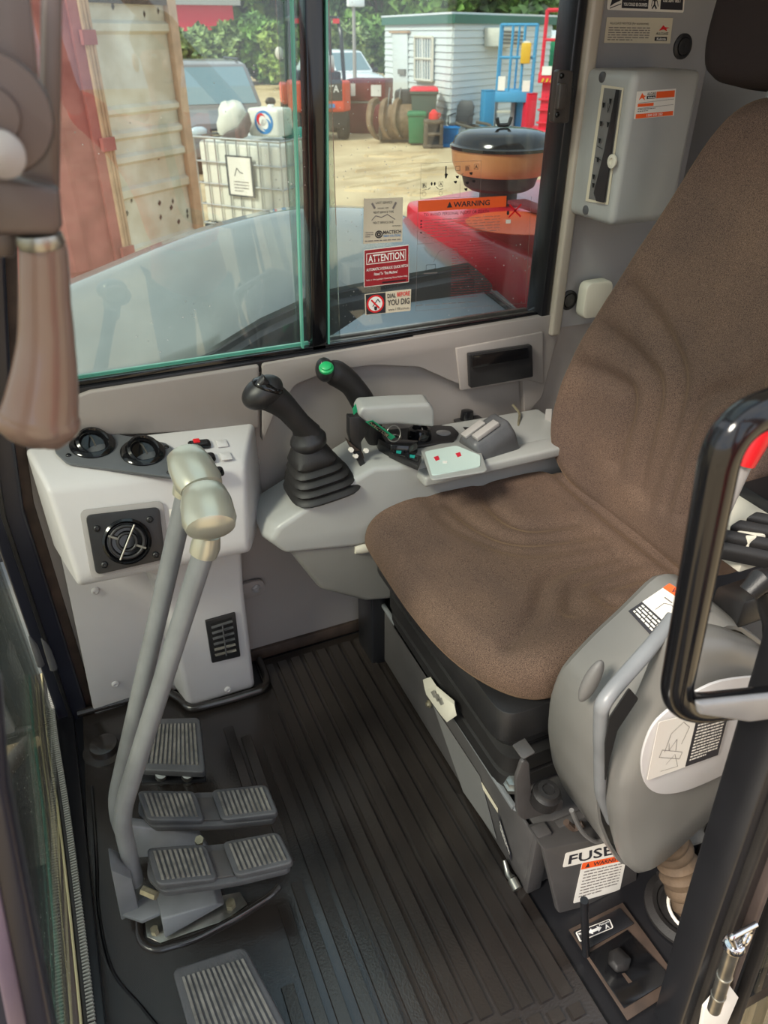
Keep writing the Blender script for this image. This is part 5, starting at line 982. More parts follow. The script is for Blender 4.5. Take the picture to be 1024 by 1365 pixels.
# IBC tote
tz_ = .18
a_ = A(258, 182, z=tz_); b_ = A(373, 190, z=tz_); c_ = A(408, 174, z=tz_)
ux_ = (b_-a_); ux_.z = 0; TWd = ux_.length; ux_.normalize(); uy_ = Vector((-ux_.y, ux_.x, 0)); TD = 1.1
tt = thing('liquid_tote', 'white plastic liquid tote inside a galvanised wire cage', 'tote', (b_.x, b_.y, G))
def tp2(u, v, z, o=0): return Vector((b_.x, b_.y, 0))-ux_*u+uy_*v+Vector((0, 0, z))
MB().loft([[tp2(.03, .03, z), tp2(TWd-.03, .03, z), tp2(TWd-.03, TD-.03, z), tp2(.03, TD-.03, z)] for z in (-.86, tz_-.04)]).part('tank', 'tank_white', tt, bevel=.05, seg=3)
MB().loft([[tp2(0, 0, z), tp2(TWd, 0, z), tp2(TWd, TD, z), tp2(0, TD, z)] for z in (-1.0, -.88)]).part('pallet', 'dark_grey', tt, bevel=.01)
for z in (tz_, -.10, -.36, -.62, -.86):
    MB().tube([tp2(0, 0, z), tp2(TWd, 0, z), tp2(TWd, TD, z), tp2(0, TD, z), tp2(0, 0, z)], .011 if z < tz_ else .016, 6).part('cage_bar', 'cage', tt)
for k in range(9):
    u = TWd*k/8; MB().tube([tp2(u, 0, -.88), tp2(u, 0, tz_)], .010, 6).part('cage_bar', 'cage', tt)
for k in range(1, 9):
    MB().tube([tp2(0, TD*k/8, -.88), tp2(0, TD*k/8, tz_)], .010, 6).part('cage_bar', 'cage', tt)
dl_ = Decal([tp2(.42+.42, -.02, .0), tp2(.42, -.02, .0), tp2(.42, -.02, -.48), tp2(.84, -.02, -.48)], -uy_, tt, 'pad_rubber', 'tote_plate', r=.01); dl_.rect(.08, .04, .92, .96, 'white_label'); dl_.lines(.25, .62, .8, .92, 4, 'grey_ink', .4); dl_.path([(.3, .5), (.4, .3), (.5, .4), (.62, .42)], .012, 'dark_ink')
def onT(px, py, v): # point above the tote at depth v
    pl = (tp2(0, v, 0), uy_); return AP(px, py, pl)
jg = thing('white_jerrican', 'white plastic drum with red and blue swirl logo on the tote', 'drum', onT(352, 186, .35))
q0, q1 = onT(332, 187, .30), onT(372, 187, .30); q0.z = q1.z = tz_+.01
hj = (onT(352, 146, .30).z-tz_)
MB().loft([[q0+Vector((0, 0, z)), q1+Vector((0, 0, z)), q1+uy_*.35+Vector((0, 0, z)), q0+uy_*.35+Vector((0, 0, z))] for z in (0, hj)]).part('body', 'tank_white', jg, bevel=.04, seg=4)
MB().cyl((q0+q1)/2+uy_*.2+Vector((0, 0, hj)), (q0+q1)/2+uy_*.2+Vector((0, 0, hj+.03)), .04).part('cap', 'white', jg)
dj = Decal([q0+Vector((0, 0, hj)), q1+Vector((0, 0, hj)), q1, q0], -uy_, jg, None); dj.th = .004
dj.poly(dj.circ(.55, .48, .30, .42), 'blue_ink'); dj.poly(dj.circ(.55, .48, .23, .32), 'white', h=.001); dj.poly(dj.circ(.47, .38, .15, .22), 'red', h=.002); dj.poly(dj.circ(.52, .43, .12, .18), 'white', h=.003); dj.poly(dj.circ(.63, .58, .15, .22), 'blue_ink', h=.002); dj.poly(dj.circ(.58, .54, .12, .18), 'white', h=.003)
bgm = thing('white_sack', 'crumpled white and grey sack beside the drum on the tote', 'sack', onT(312, 186, .4))
cb = onT(308, 168, .35); rs = random.Random(9); cb.z = tz_+.01; rr9 = [1+.10*sin(3*a*.35+1)+rs.uniform(-.05, .05) for a in range(18)]
MB().loft([[cb+ux_*(.19*s*rr9[(k+int(h*9)) % 18]*cos(2*pi*k/18)+.05*h)+uy_*(.16*s*rr9[k]*sin(2*pi*k/18))+Vector((0, 0, .36*h+(.03*sin(k*1.3) if h > .8 else 0))) for k in range(18)] for h, s in ((0, .85), (.1, 1.02), (.35, 1.08), (.6, 1.0), (.8, .92), (.93, .72), (1, .4))]).part('sack_body', 'tank_white', bgm, sharp=50)
MB().loft([[onT(x, y, .12) for x, y in ((292, 186), (300, 178), (316, 174), (332, 150), (336, 165), (330, 182), (316, 188))], [onT(x, y, .20) for x, y in ((294, 186), (302, 176), (316, 170), (330, 148), (335, 163), (329, 182), (316, 188))]]).part('grey_fold', 'bag_grey', bgm, bevel=.01)
tf = thing('teal_sheet', 'teal plastic sheet folded over the far end of the tote', 'sheet', onT(392, 182, .6))
MB().prism([onT(x, y, .6) for x, y in ((374, 176), (392, 170), (408, 172), (410, 182), (398, 186), (376, 184))], uy_*.15).part('sheet', 'teal', tf, bevel=.01)
# vehicles ------------------------------------------------------------
def wheel(t, c, r, w, axis=(1, 0, 0), nm='wheel', hub='plastic_grey'):
    a = Vector(axis); c = Vector(c); tw = MB().lathe(c-a*w/2, a, [(r*.55, 0), (r*.95, .0), (r, w*.15), (r, w*.85), (r*.95, w), (r*.55, w), (r*.5, w*.8), (.001, w*.8)], 26).part(nm, 'tyre', t, local=True)
    MB().lathe(c-a*(w/2+.005), a, [(.001, .0), (r*.2, 0), (r*.5, .03), (r*.55, .03), (r*.55, w+.01), (.001, w+.01)], 18).part('hub', hub, tw, local=True)
    for k in range(0): pass
    return tw
suv = local('parked_suv', 'grey parked four-wheel drive facing us behind the tote', 'car', 320, 235, 12)
def car(t, w, L, hh, body, bar=None):       # front at y=0 facing -y
    hw = w/2; rings = []
    prof = [(0, .42, .72, .93), (.05, .38, .90, .97), (.5, .36, 1.02, 1.0), (1.15, .34, 1.10, 1.0)]
    st = lambda y, z0, z1, k: [Vector((-hw*k, y, z0)), Vector((-hw*k*1.01, y, (z0+z1)/2)), Vector((-hw*k*.93, y, z1-.05)), Vector((-hw*k*.75, y, z1)), Vector((hw*k*.75, y, z1)), Vector((hw*k*.93, y, z1-.05)), Vector((hw*k*1.01, y, (z0+z1)/2)), Vector((hw*k, y, z0))]
    MB().loft([st(*p) for p in prof]+[st(2.2, .34, 1.12, 1.0), st(L-.3, .36, 1.12, 1.0), st(L, .45, 1.05, .95)]).part('body', body, t, local=True)
    cab = lambda y, z, k: [Vector((-hw*k, y, z)), Vector((hw*k, y, z)), ]
    P = [(1.05, 1.08, .88), (1.75, hh-.05, .76), (2.1, hh, .74), (L-.9, hh, .74), (L-.2, 1.08, .88)]
    MB().loft([[Vector((-hw*k, y, z)) for y, z, k in P], [Vector((hw*k, y, z)) for y, z, k in P]]).part('cabin', body, t, local=True, bevel=.04)
    sc_ = [(-.80, .07), (.80, .07), (.80, .93), (-.80, .93)]
    a, b = Vector((0, 1.05, 1.08)), Vector((0, 1.75, hh-.05)); n = Vector((0, -(b.z-a.z), (b.y-a.y))).normalized()
    MB().prism([a.lerp(b, v)+Vector((u*hw*(.88-.12*v)/.9, 0, 0))+n*.006 for u, v in sc_], n*.006).part('windscreen', 'car_glass', t, local=True)
    for s in (-1, 1):
        MB().prism([Vector((s*(hw*.885), 1.3, 1.14)), Vector((s*hw*.80, 1.85, hh-.12)), Vector((s*hw*.80, 2.6, hh-.12)), Vector((s*hw*.885, 2.6, 1.14))], (s*.012, 0, 0)).part('side_window', 'car_glass', t, local=True)
        MB().ellipsoid((s*(hw+.10), 1.25, 1.14), (.11, .06, .08), None, 14, 8).part('mirror', 'black_plastic', t, local=True)
        MB().ellipsoid((s*hw*.72, .03, .78), (.16, .06, .09), None, 14, 8).part('headlamp', 'headlamp', t, local=True)
        for y in (.75, L-.85): wheel(t, (s*(hw-.10), y, .38), .38, .24)
    lb(t, 'grille', 'black_plastic', (-hw*.5, -.02, .62), (hw*.5, .05, .82), .01); lb(t, 'bumper', body, (-hw*.95, -.10, .36), (hw*.95, .06, .58), .03)
    for k in range(3): lb(t, 'grille_slat', 'chrome', (-hw*.48, -.03, .65+k*.06), (hw*.48, -.018, .665+k*.06))
car(suv, 1.85, 4.6, 1.82, 'grey_car')
for s in (-.62, .62): MB().tube([(s, 2.0, 1.85), (s, 3.4, 1.85)], .02, 6).part('roof_rail', 'black_plastic', suv, local=True)
ut = local('white_ute', 'white ute with black bull bar partly hidden by the shed', 'car', 492, 143, 30)
car(ut, 1.85, 4.6, 1.75, 'white_car')
MB().tube(fillet([(-.8, -.12, .5), (-.8, -.2, .85), (.8, -.2, .85), (.8, -.12, .5)], .1), .03, 8).part('bull_bar', 'black_plastic', ut, local=True); MB().tube([(-.8, -.16, .68), (.8, -.16, .68)], .025, 8).part('bull_bar', 'black_plastic', ut, local=True)
# forklift (rear end towards us)
fk = local('forklift', 'orange and black forklift standing behind the window mullion', 'forklift', 432, 190, 8)
lbv = lambda nm, m, lo, hi, b=0, **k: lb(fk, nm, m, lo, hi, b, **k)
cw = MB().loft([[Vector((x, y, z)) for x, y in ((-.62, .22), (-.45, .0), (.45, .0), (.62, .22), (.62, .8), (-.62, .8))] for z in (.55, .62, .98, 1.10)]).part('counterweight', 'fork_orange', fk, local=True, bevel=.05, seg=3)
MB().loft([[Vector((x, y, z)) for x, y in ((-.42, -.01), (.42, -.01), (.42, .1), (-.42, .1))] for z in (.74, 1.12)]).part('rear_grille', 'dark_grey', fk, local=True, bevel=.03)
MB().loft([[Vector((x, y, z)) for x, y in ((-.55, .15), (.55, .15), (.55, 1.2), (-.55, 1.2))] for z in (.25, .60)]).part('chassis', 'dark_grey', fk, local=True, bevel=.04)
fk.scale = (1.2,)*3
dcf = Decal([rootmat(fk) @ Vector(p) for p in ((-.32, -.022, 1.03), (.34, -.022, 1.03), (.34, -.022, .90), (-.32, -.022, .90))], rootmat(fk).to_3x3() @ Vector((0, -1, 0)), fk, None); dcf.th = .01; dcf.text('TOYOTA', 0, 0, 1, 1, 'white', True)
lbv('blue_badge', 'blue_ink', (-.1, -.03, .63), (.25, -.02, .70))
lbv('engine_cover', 'dark_grey', (-.45, .3, 1.08), (.45, 1.2, 1.25), .04); lbv('seat', 'black_rubber', (-.25, .7, 1.22), (.25, 1.1, 1.65), .05)
for s in (-1, 1):
    MB().tube(fillet([(s*.5, .25, 1.08), (s*.48, .40, 1.9), (s*.45, .6, 2.15), (s*.45, 1.7, 2.15), (s*.5, 2.0, 1.0)], .12), .04, 8).part('guard_post', 'black_metal', fk, local=True)
    wheel(fk, (s*.48, .45, .30), .30, .20); wheel(fk, (s*.52, 1.9, .34), .34, .26)
    lbv('tail_lamp', 'red', (s*.40-.06, .42, 2.06), (s*.40+.06, .50, 2.14)); lbv('mast_rail', 'black_metal', (s*.35-.05, 2.2, .1), (s*.35+.05, 2.35, 2.5), .01)
    lbv('front_fender', 'fork_orange', (s*.58-.08, 1.4, .6), (s*.58+.08, 2.1, 1.0), .04)
for k in range(5): lbv('guard_bar', 'black_metal', (-.45, .6+.26*k, 2.15), (.45, .66+.26*k, 2.19))
MB().tube([(-.2, .35, 1.38), (.3, .35, 1.38)], .15, 20).part('gas_bottle', 'plastic_grey', fk, local=True)
MB().ellipsoid((-.68, 1.3, 1.55), (.09, .05, .12), None, 12, 8).part('side_mirror', 'cream_plastic', fk, local=True)
# shed ------------------------------------------------------------------
cr_ = A(598, 190, z=G); fl = (g(514, 163)); fr2 = g(722, 167)
sh = thing('site_shed', 'pale grey weatherboard site shed with green roof trim', 'shed', cr_)
H_ = A(598, 30, x=cr_.x).z
uL = fl-cr_; uR = fr2-cr_
def sw(u, z, side=0, o=0): d = uL if side == 0 else uR; n = Vector((d.y, -d.x, 0)).normalized(); n = n if n.dot(CAM-cr_) > 0 else -n; return cr_+d*u+n*o+Vector((0, 0, z))
HT = H_-G
MB().loft([[sw(0, z), sw(1, z), sw(1, z)+uR, sw(1, z, 1)] for z in (0, HT)]).part('walls', 'cladding', sh)
nb = 17
for s in (0, 1):
    for k in range(nb):
        z0 = HT*k/nb; z1 = HT*(k+1)/nb-.01; MB().loft([[sw(u, z0, s, .005), sw(u, z0, s, .035), sw(u, z1, s, .010), sw(u, z1, s, .005)] for u in (0, 1)]).part('weatherboard', 'cladding', sh, smooth=False)
for s in (0, 1):
    MB().loft([[sw(u, HT-.02, s, .0), sw(u, HT-.02, s, .09), sw(u, HT+.16, s, .09), sw(u, HT+.16, s, 0)] for u in (-.02, 1.02)]).part('fascia', 'roof_green', sh)
MB().loft([[sw(-.02, z, 0, .1), sw(1.02, z, 0, .1), sw(1.02, z, 0, .1)+uR*1.02, sw(1.02, z, 1, .1)] for z in (HT+.16, HT+.20)]).part('roof', 'white_car', sh)
def fq(px, py): return AP(px, py, (cr_+Vector((0, 0, 0)), (sw(0, 0, 0, 1)-sw(0, 0, 0, 0))))
nL = (sw(0, 0, 0, 1)-sw(0, 0, 0, 0)); nR = (sw(0, 0, 1, 1)-sw(0, 0, 1, 0))
MB().prism([fq(x, y)+nL*.04 for x, y in ((526, 43), (546, 43), (546, 150), (528, 148))], nL*.03).part('door', 'cladding', sh, bevel=.005)
MB().prism([fq(x, y)+nL*.04 for x, y in ((523, 41), (549, 41), (549, 44), (523, 44))], nL*.06).part('door_hood', 'door_edge', sh)
MB().prism([fq(x, y)+nL*.07 for x, y in ((536, 92), (545, 92), (545, 99), (536, 99))], nL*.06).part('door_lock', 'pad_worn', sh)
wd = MB().prism([fq(x, y)+nL*.04 for x, y in ((558, 49), (582, 50), (581, 108), (558, 106))], nL*.04).part('window', 'car_glass', sh)
for a, b in (((558, 49), (582, 50)), ((582, 50), (581, 108)), ((581, 108), (558, 106)), ((558, 106), (558, 49)), ((559, 78), (581, 79))): MB().tube([fq(*a)+nL*.10, fq(*b)+nL*.10], .035, 6).part('window_frame', 'cream_plastic', wd)
for k in range(1, 7): x = 558+k*3.4; MB().tube([fq(x, 51)+nL*.10, fq(x, 107)+nL*.10], .014 if k != 3 else .03, 5).part('security_bar', 'white', wd)
def rq(px, py): return AP(px, py, (cr_, nR))
acn = MB().prism([rq(x, y)+nR*.03 for x, y in ((644, 37), (676, 38), (676, 64), (644, 62))], nR*.45).part('air_conditioner', 'tank_white', sh, bevel=.02, label='white window air conditioner')
for k in range(4): MB().tube([rq(646, 42+5*k)+nR*.49, rq(674, 43+5*k)+nR*.49], .025, 5).part('ac_louvre', 'pad_worn', acn)
# small yard things ------------------------------------------------------
def rbx(t, nm, m, w, d, h, z=0, x=0, y=0, b=.02, top=1.0, **k):
    return MB().loft([[Vector((x+a*w/2*s, y+c*d/2*s, zz0)) for a, c in ((-1, -1), (1, -1), (1, 1), (-1, 1))] for zz0, s in ((z, top if top > 1 else 1), (z+h, 1 if top > 1 else 1/top if top != 1 else 1))]).part(nm, m, t, local=True, bevel=b, **k)
m1_ = local('maroon_crate', 'lower maroon steel crate standing beside the forklift', 'crate', 494, 176, -15); rbx(m1_, 'body', 'maroon', 1.0, .9, .72, top=1.0)
rbx(m1_, 'rim', 'pad_worn', 1.04, .94, .04, z=.72)
m2_ = thing('maroon_crate', 'upper maroon steel crate with white patches stacked on the other', 'crate', m1_.location+Vector((0, 0, .77)), m1_.rotation_euler.z)
rbx(m2_, 'body', 'maroon', 1.05, .9, .50); lb(m2_, 'white_patch', 'white', (.15, -.47, .12), (.42, -.455, .38)); lb(m2_, 'white_patch', 'white', (-.40, -.47, .12), (-.28, -.455, .40))
gb_ = local('grapple_bucket', 'rusty excavator grapple bucket with curved tines lying on sand', 'bucket', 524, 190, 10); gb_.scale = (1.15,)*3
def bucket_ring(x, w=0): return [Vector((x, .15+(.34-w)*cos(a), .38+(.36-w)*sin(a))) for a in [pi*(.60+.085*k) for k in range(14)]]
MB().loft([bucket_ring(x)+bucket_ring(x, .04)[::-1] for x in (-.25, .55)]).part('shell', 'tine_rust', gb_, local=True)
for s in (-.27, .52): MB().prism([v+Vector((0, 0, 0)) for v in bucket_ring(s)], (.035, 0, 0)).part('side_plate', 'old_metal', gb_, local=True)
for k in range(3):
    x = -.52+.26*k; P = catmull([(x+.22, .20, .78), (x+.08, .02, .74), (x+.0, -.16, .58), (x-.02, -.24, .38), (x+.08, -.20, .18), (x+.20, -.08, .08)], 4)
    MB().tube(P, [.06, .09, .10, .085, .06, .02], 8, sq=(.75, 1.1)).part('tine', 'tine_rust', gb_, local=True)
MB().b2((.10, .1, .55), (.60, .5, .98)).part('mount_block', 'dark_grey', gb_, local=True, bevel=.08)
for s in (-.05, .18): MB().tube([(s-.08, -.02, .62), (s, .12, 1.02)], .018, 8).part('ram', 'steel', gb_, local=True)
def bin_(lab, px, py, w, h, m, lid, lm, rot=0):
    t = local('wheelie_bin', lab, 'bin', px, py, rot)
    MB().loft([[Vector((a*w*.42, b*w*.42, .05)) for a, b in ((-1, -1), (1, -1), (1, 1), (-1, 1))], [Vector((a*w/2, b*w*.55, h*.92)) for a, b in ((-1, -1), (1, -1), (1, 1), (-1, 1))]]).part('body', m, t, local=True, bevel=.02)
    lb(t, 'rim', m, (-w*.55, -w*.60, h*.88), (w*.55, w*.60, h*.93), .01)
    MB().loft([[Vector((a*w*.55*s, b*w*.60*s, z)) for a, b in ((-1, -1), (1, -1), (1, 1), (-1, 1))] for z, s in ((h*.93, 1), (h*.97, .97), (h, .8))]).part('lid', lm, t, local=True, bevel=.01)
    for s in (-1, 1): wheel(t, (s*w*.40, w*.5, .1), .10, .05)
    return t
bin_('tall dark green wheelie bin with red lid against the shed', 564, 189, .62, 1.20, 'bin_green', 1, 'lift_red'); bin_('short bright green bin in front of the tall bin', 555, 193, .42, .72, 'bin_bright', 1, 'bin_bright')
bc_ = local('hitch_block', 'dark cast steel hitch block with pins standing on the sand', 'hitch', 577, 197, 5)
rbx(bc_, 'base', 'old_metal', .46, .35, .08); rbx(bc_, 'top_plate', 'old_metal', .46, .35, .08, z=.52)
for s in (-.18, .18): lb(bc_, 'side_plate', 'old_metal', (s-.04, -.17, .08), (s+.04, .17, .52), .01)
lb(bc_, 'core', 'dark_grey', (-.14, -.05, .08), (.14, .15, .52)); MB().cyl((-.2, -.12, .3), (.2, -.12, .3), .04).part('pin', 'old_metal', bc_, local=True)
cl_ = thing('red_jug', 'small red plastic jug perched on the steel hitch block', 'jug', Vector(bc_.location)+Vector((0, 0, .60)), bc_.rotation_euler.z); MB().lathe((0, 0, 0), (0, 0, 1), [(.11, 0), (.12, .05), (.11, .13), (.06, .17), (.04, .20), (.0001, .20)], 20).part('body', 'red', cl_, local=True); MB().tube(fillet([(.1, 0, .12), (.15, 0, .12), (.14, 0, .04), (.11, 0, .03)], .02), .012, 6).part('handle', 'red', cl_, local=True)
tb = local('blue_tub', 'blue plastic tub beside the steel hitch block', 'tub', 596, 195, 5); MB().loft([[Vector((a*w/2, b*.2, z)) for a, b in ((-1, -1), (1, -1), (1, 1), (-1, 1))] for z, w in ((0, .4), (.42, .5), (.42, .44), (.06, .36))]).part('body', 'tub_blue', tb, local=True, bevel=.01); lb(tb, 'rim', 'tub_blue', (-.27, -.22, .40), (.27, -.19, .44), .005)
ch = local('plastic_chair', 'black moulded plastic chair beside the shed wall', 'chair', 613, 192, -20)
MB().loft([[Vector((-.24, -.2, z)), Vector((.24, -.2, z)), Vector((.22, .22, z)), Vector((-.22, .22, z))] for z in (.40, .44)]).part('seat', 'dark_grey', ch, local=True, bevel=.01); MB().loft([[Vector((a*w, y, z)) for a, y in ((-1, yq), (1, yq), (1, yq+.03), (-1, yq+.03))] for z, w, yq in ((.42, .22, .20), (.80, .22, .28), (.92, .14, .30))]).part('backrest', 'dark_grey', ch, local=True, bevel=.01)
for sx in (-1, 1):
    for sy in (-1, 1): MB().tube([(sx*.25, sy*.22, 0), (sx*.21, sy*.18, .42)], .02, 6).part('leg', 'dark_grey', ch, local=True)
    MB().tube([(sx*.25, -.2, .42), (sx*.25, -.2, .62), (sx*.24, .24, .64)], .018, 6).part('armrest', 'dark_grey', ch, local=True)
hs = thing('coiled_hose', 'tangled grey hose coil lying beside the chair', 'hose', g(628, 193)); cc_ = Vector(g(630, 193)); MB().tube(catmull([cc_+Vector((.45*cos(a*1.05)*(1-.02*a), .35*sin(a), .25+.22*sin(a*.6))) for a in range(14)], 4), .035, 8).part('coil', 'hose', hs)
# blue scissor lift platform, posts, red lift
def gate(t, x0, x1, z0, z1, m, r=.028, y=0, mids=(.5,), nv=1):
    for a, b in (((x0, y, z0), (x1, y, z0)), ((x0, y, z1), (x1, y, z1))): MB().tube([a, b], r, 6).part('rail', m, t, local=True)
    for k in range(nv+1): x = x0+(x1-x0)*k/nv; MB().tube([(x, y, z0), (x, y, z1)], r, 6).part('upright', m, t, local=True)
    for f_ in mids: MB().tube([(x0, y, z0+(z1-z0)*f_), (x1, y, z0+(z1-z0)*f_)], r*.9, 6).part('rail', m, t, local=True)
bl = local('blue_lift', 'light blue personnel lift basket standing before the shed side', 'lift', 690, 196, 0)
zb = lp(bl, 690, 122, y=0).z; zt2 = lp(bl, 690, 33, y=0).z; xa = lp(bl, 663, 110, y=0).x; xb = lp(bl, 710, 110, y=0).x
gate(bl, xa, xb, zb, zt2, 'lift_blue', .035, 0, (.52,), 3); gate(bl, xa+.02, xb-.02, zb, zt2, 'lift_blue', .03, .65, (.5,), 2)
for x in (xa, xb): 
    for z in (zb+.02, zt2): MB().tube([(x, 0, z), (x, .65, z)], .03, 6).part('rail', 'lift_blue', bl, local=True)
MB().loft([[Vector((x*.5*(xb-xa+.06)+(xa+xb)/2, y, z)) for x, y in ((-1, -.05), (1, -.05), (1, .7), (-1, .7))] for z in (zb-.22, zb)]).part('floor_tray', 'lift_blue', bl, local=True, bevel=.03)
lb(bl, 'control_box', 'yellow', (xb-.32, -.10, zb+.55), (xb-.10, .02, zb+.95), .02); lb(bl, 'placard', 'white', (xa+.02, -.05, zb+.02), (xa+.18, -.035, zb+.30)); lb(bl, 'placard', 'white', (xb-.22, -.05, zb+.0), (xb-.05, -.035, zb+.22)); lb(bl, 'placard', 'white', (xa+.52, -.05, zb+.75), (xa+.66, -.035, zb+.98))
MB().loft([[Vector((x, y, z)) for x, y in ((xa+.35, .2), (xb-.35, .2), (xb-.35, .5), (xa+.35, .5))] for z in (.12, zb-.2)]).part('mast', 'grey_paint', bl, local=True, bevel=.02)
lb(bl, 'base', 'lift_blue', (xa, .0, .08), (xb, .7, .35), .03)
def post(lab, px, w, m, ytop, ybot=192, rot=25):
    t = local('bollard_post', lab, 'post', px, ybot, rot); h = lp(t, px, ytop, y=0).z; rbx(t, 'column', m, w, w, h, b=.015); rbx(t, 'cap', m, w*1.03, w*1.03, .02, z=h, b=.005); rbx(t, 'foot_plate', 'dark_grey', w*1.5, w*1.5, .02, b=.003)
post('light blue square steel post left of the lift', 647, .28, 'lift_blue', 121, 186); post('light blue square steel post right of the lift', 688, .24, 'lift_blue', 126, 192); post('crimson square steel post beside the blue post', 701, .24, 'lift_red', 125, 196)
rl2 = local('red_lift', 'crimson personnel lift with cage and striped toe board, right', 'lift', 742, 206, 0)
zb = lp(rl2, 740, 100, y=0).z; zt2 = lp(rl2, 740, 13, y=0).z; xa = lp(rl2, 722, 90, y=0).x; xb = xa+1.0
gate(rl2, xa, xb, zb, zt2, 'lift_red', .035, 0, (.55,), 3); gate(rl2, xa, xb, zb, zt2, 'lift_red', .03, .7, (.55,), 2)
lb(rl2, 'toe_board', 'lift_red', (xa-.05, -.06, zb-.15), (xb, .7, zb+.05), .02)
for k in range(6): MB().prism([Vector((xa+.02+.09*k, -.065, zb-.13)), Vector((xa+.06+.09*k, -.065, zb-.13)), Vector((xa+.09+.09*k, -.065, zb-.06)), Vector((xa+.05+.09*k, -.065, zb-.06))], (0, -.006, 0)).part('hazard_stripe', 'yellow', rl2, local=True)
lb(rl2, 'placard', 'white', (xa+.02, -.08, zb), (xa+.22, -.065, zb+.16)); lb(rl2, 'placard', 'orange', (xa+.35, -.05, zb+.78), (xa+.6, -.035, zb+.86))
lb(rl2, 'mast', 'lift_red', (xa+.05, .1, .4), (xa+.35, .4, zb-.1), .02); lb(rl2, 'base', 'lift_red', (xa-.1, -.1, .1), (xb, .8, .5), .04)
for z in (.6, .85, 1.05): lb(rl2, 'mast_rung', 'lift_red', (xa+.0, .04, z), (xa+.4, .12, z+.04), .01)
for s in (.1, .7): wheel(rl2, (xa+s, -.05, .12), .12, .1, (0, 1, 0))
tw_ = local('toilet_cabin', 'green portable cabin with pale roof behind the lifts', 'cabin', 728, 160, 0)
zt3 = lp(tw_, 715, 52, y=0).z; x0, x1 = lp(tw_, 684, 80, y=0).x, lp(tw_, 760, 80, y=0).x
lb(tw_, 'body', 'green', (x0, 0, 0), (x1, 1.2, zt3), .03); MB().loft([[Vector((x, y, z)) for x, y in ((x0-.05+q, -.05+q), (x1+.05-q, -.05+q), (x1+.05-q, 1.25-q), (x0-.05+q, 1.25-q))] for z, q in ((zt3, 0), (zt3+.1, .03), (zt3+.22, .25))]).part('roof', 'white_car', tw_, local=True)
lb(tw_, 'side_panel', 'dark_grey', (x0, -.02, zt3*.35), (x0+.9, 0, zt3), .02)
sl3 = local('step_ladder', 'small grey step ladder behind the blue posts', 'ladder', 672, 186, 10)
for s in (-.25, .25): lb(sl3, 'rail', 'grey_paint', (s-.03, -.03, 0), (s+.03, .05, 1.1), .01)
for z in (.3, .6, .9): lb(sl3, 'tread', 'cream_plastic', (-.25, -.1, z), (.25, .1, z+.05), .01)
lp_ = thing('lamp_pole', 'thin grey light pole rising behind the forklift', 'pole', g(474, 150)); lt_ = A(474, -30, y=lp_.location.y); MB().cyl(lp_.location, Vector((lp_.location.x, lp_.location.y, lt_.z)), .07, .05, 12).part('pole', 'plastic_grey', lp_)
lh = A(474, 4, y=lp_.location.y); MB().b2(lh-Vector((.28, .1, .10)), lh+Vector((.28, .1, .12))).part('camera_box', 'white_car', lp_, bevel=.03)
rcn = thing('distant_container', 'red container under pale building eave behind the bushes, far left', 'container', A(285, 106, z=G)); pz = rcn.location; k0 = A(235, 3, y=pz.y+4)
MB().b2((k0.x, pz.y+4, G), (A(312, 30, y=pz.y+4).x, pz.y+7, A(280, 7, y=pz.y+4).z)).part('body', 'lift_red', rcn); MB().b2((k0.x-1, pz.y+3.6, A(280, 7, y=pz.y+4).z), (A(312, 30, y=pz.y+4).x+.4, pz.y+7, A(280, -14, y=pz.y+4).z)).part('eave', 'pod_light', rcn)
# trees and bushes ---------------------------------------------------------
def tree(name, lab, cat, px, pyb, wpx, pyt, m, seed, n=2600, leaf=1.0, trunk=True, star=False):
    b = g(px, max(pyb, 92)); k = (b-CAM).dot(FW)/F; W2 = wpx*k/2*1.15; zt_ = A(px, pyt, y=b.y).z; hgt = zt_-G; rnd = random.Random(seed)
    t = thing(name, lab, cat, b); bm = MB().bm; cen = [(Vector((rnd.uniform(-.8, .8)*W2, rnd.uniform(-.6, .6)*W2, hgt*rnd.uniform(.25, .88))), rnd.uniform(.28, .5)*min(W2, hgt*.5)) for _ in range(14)]
    core = MB()
    for c, r in cen: core.ellipsoid(b+c, (r*.8, r*.8, r*.75), None, 10, 7)
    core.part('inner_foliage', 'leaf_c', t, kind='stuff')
    for i in range(n):
        c, r = rnd.choice(cen); d = Vector((rnd.gauss(0, 1), rnd.gauss(0, 1)-.3, rnd.gauss(0, 1))).normalized(); p = b+c+d*r*rnd.uniform(.75, 1.12); p.z = max(p.z, G+.02)
        s = leaf*rnd.uniform(.20, .42); u = Vector((rnd.gauss(0, 1), rnd.gauss(0, 1), rnd.gauss(0, .6))).normalized(); w = d.cross(u).normalized()
        bm.faces.new([bm.verts.new(q) for q in (p-u*s, p+w*s*.5+d*.04, p+u*s*1.1, p-w*s*.5+d*.04)])
    x = MB(); x.bm.free(); x.bm = bm; x.part('foliage', m, t, kind='stuff', smooth=False)
    if trunk:
        for q in range(3): MB().tube([b+Vector((rnd.uniform(-.2, .2), 0, 0)), b+Vector((rnd.uniform(-.5, .5)*W2*.5, 0, hgt*.5)), b+cen[q][0]], [.14, .09, .04], 8).part('branch', 'bark', t)
BK = 'bushes and trees along the yard edge'
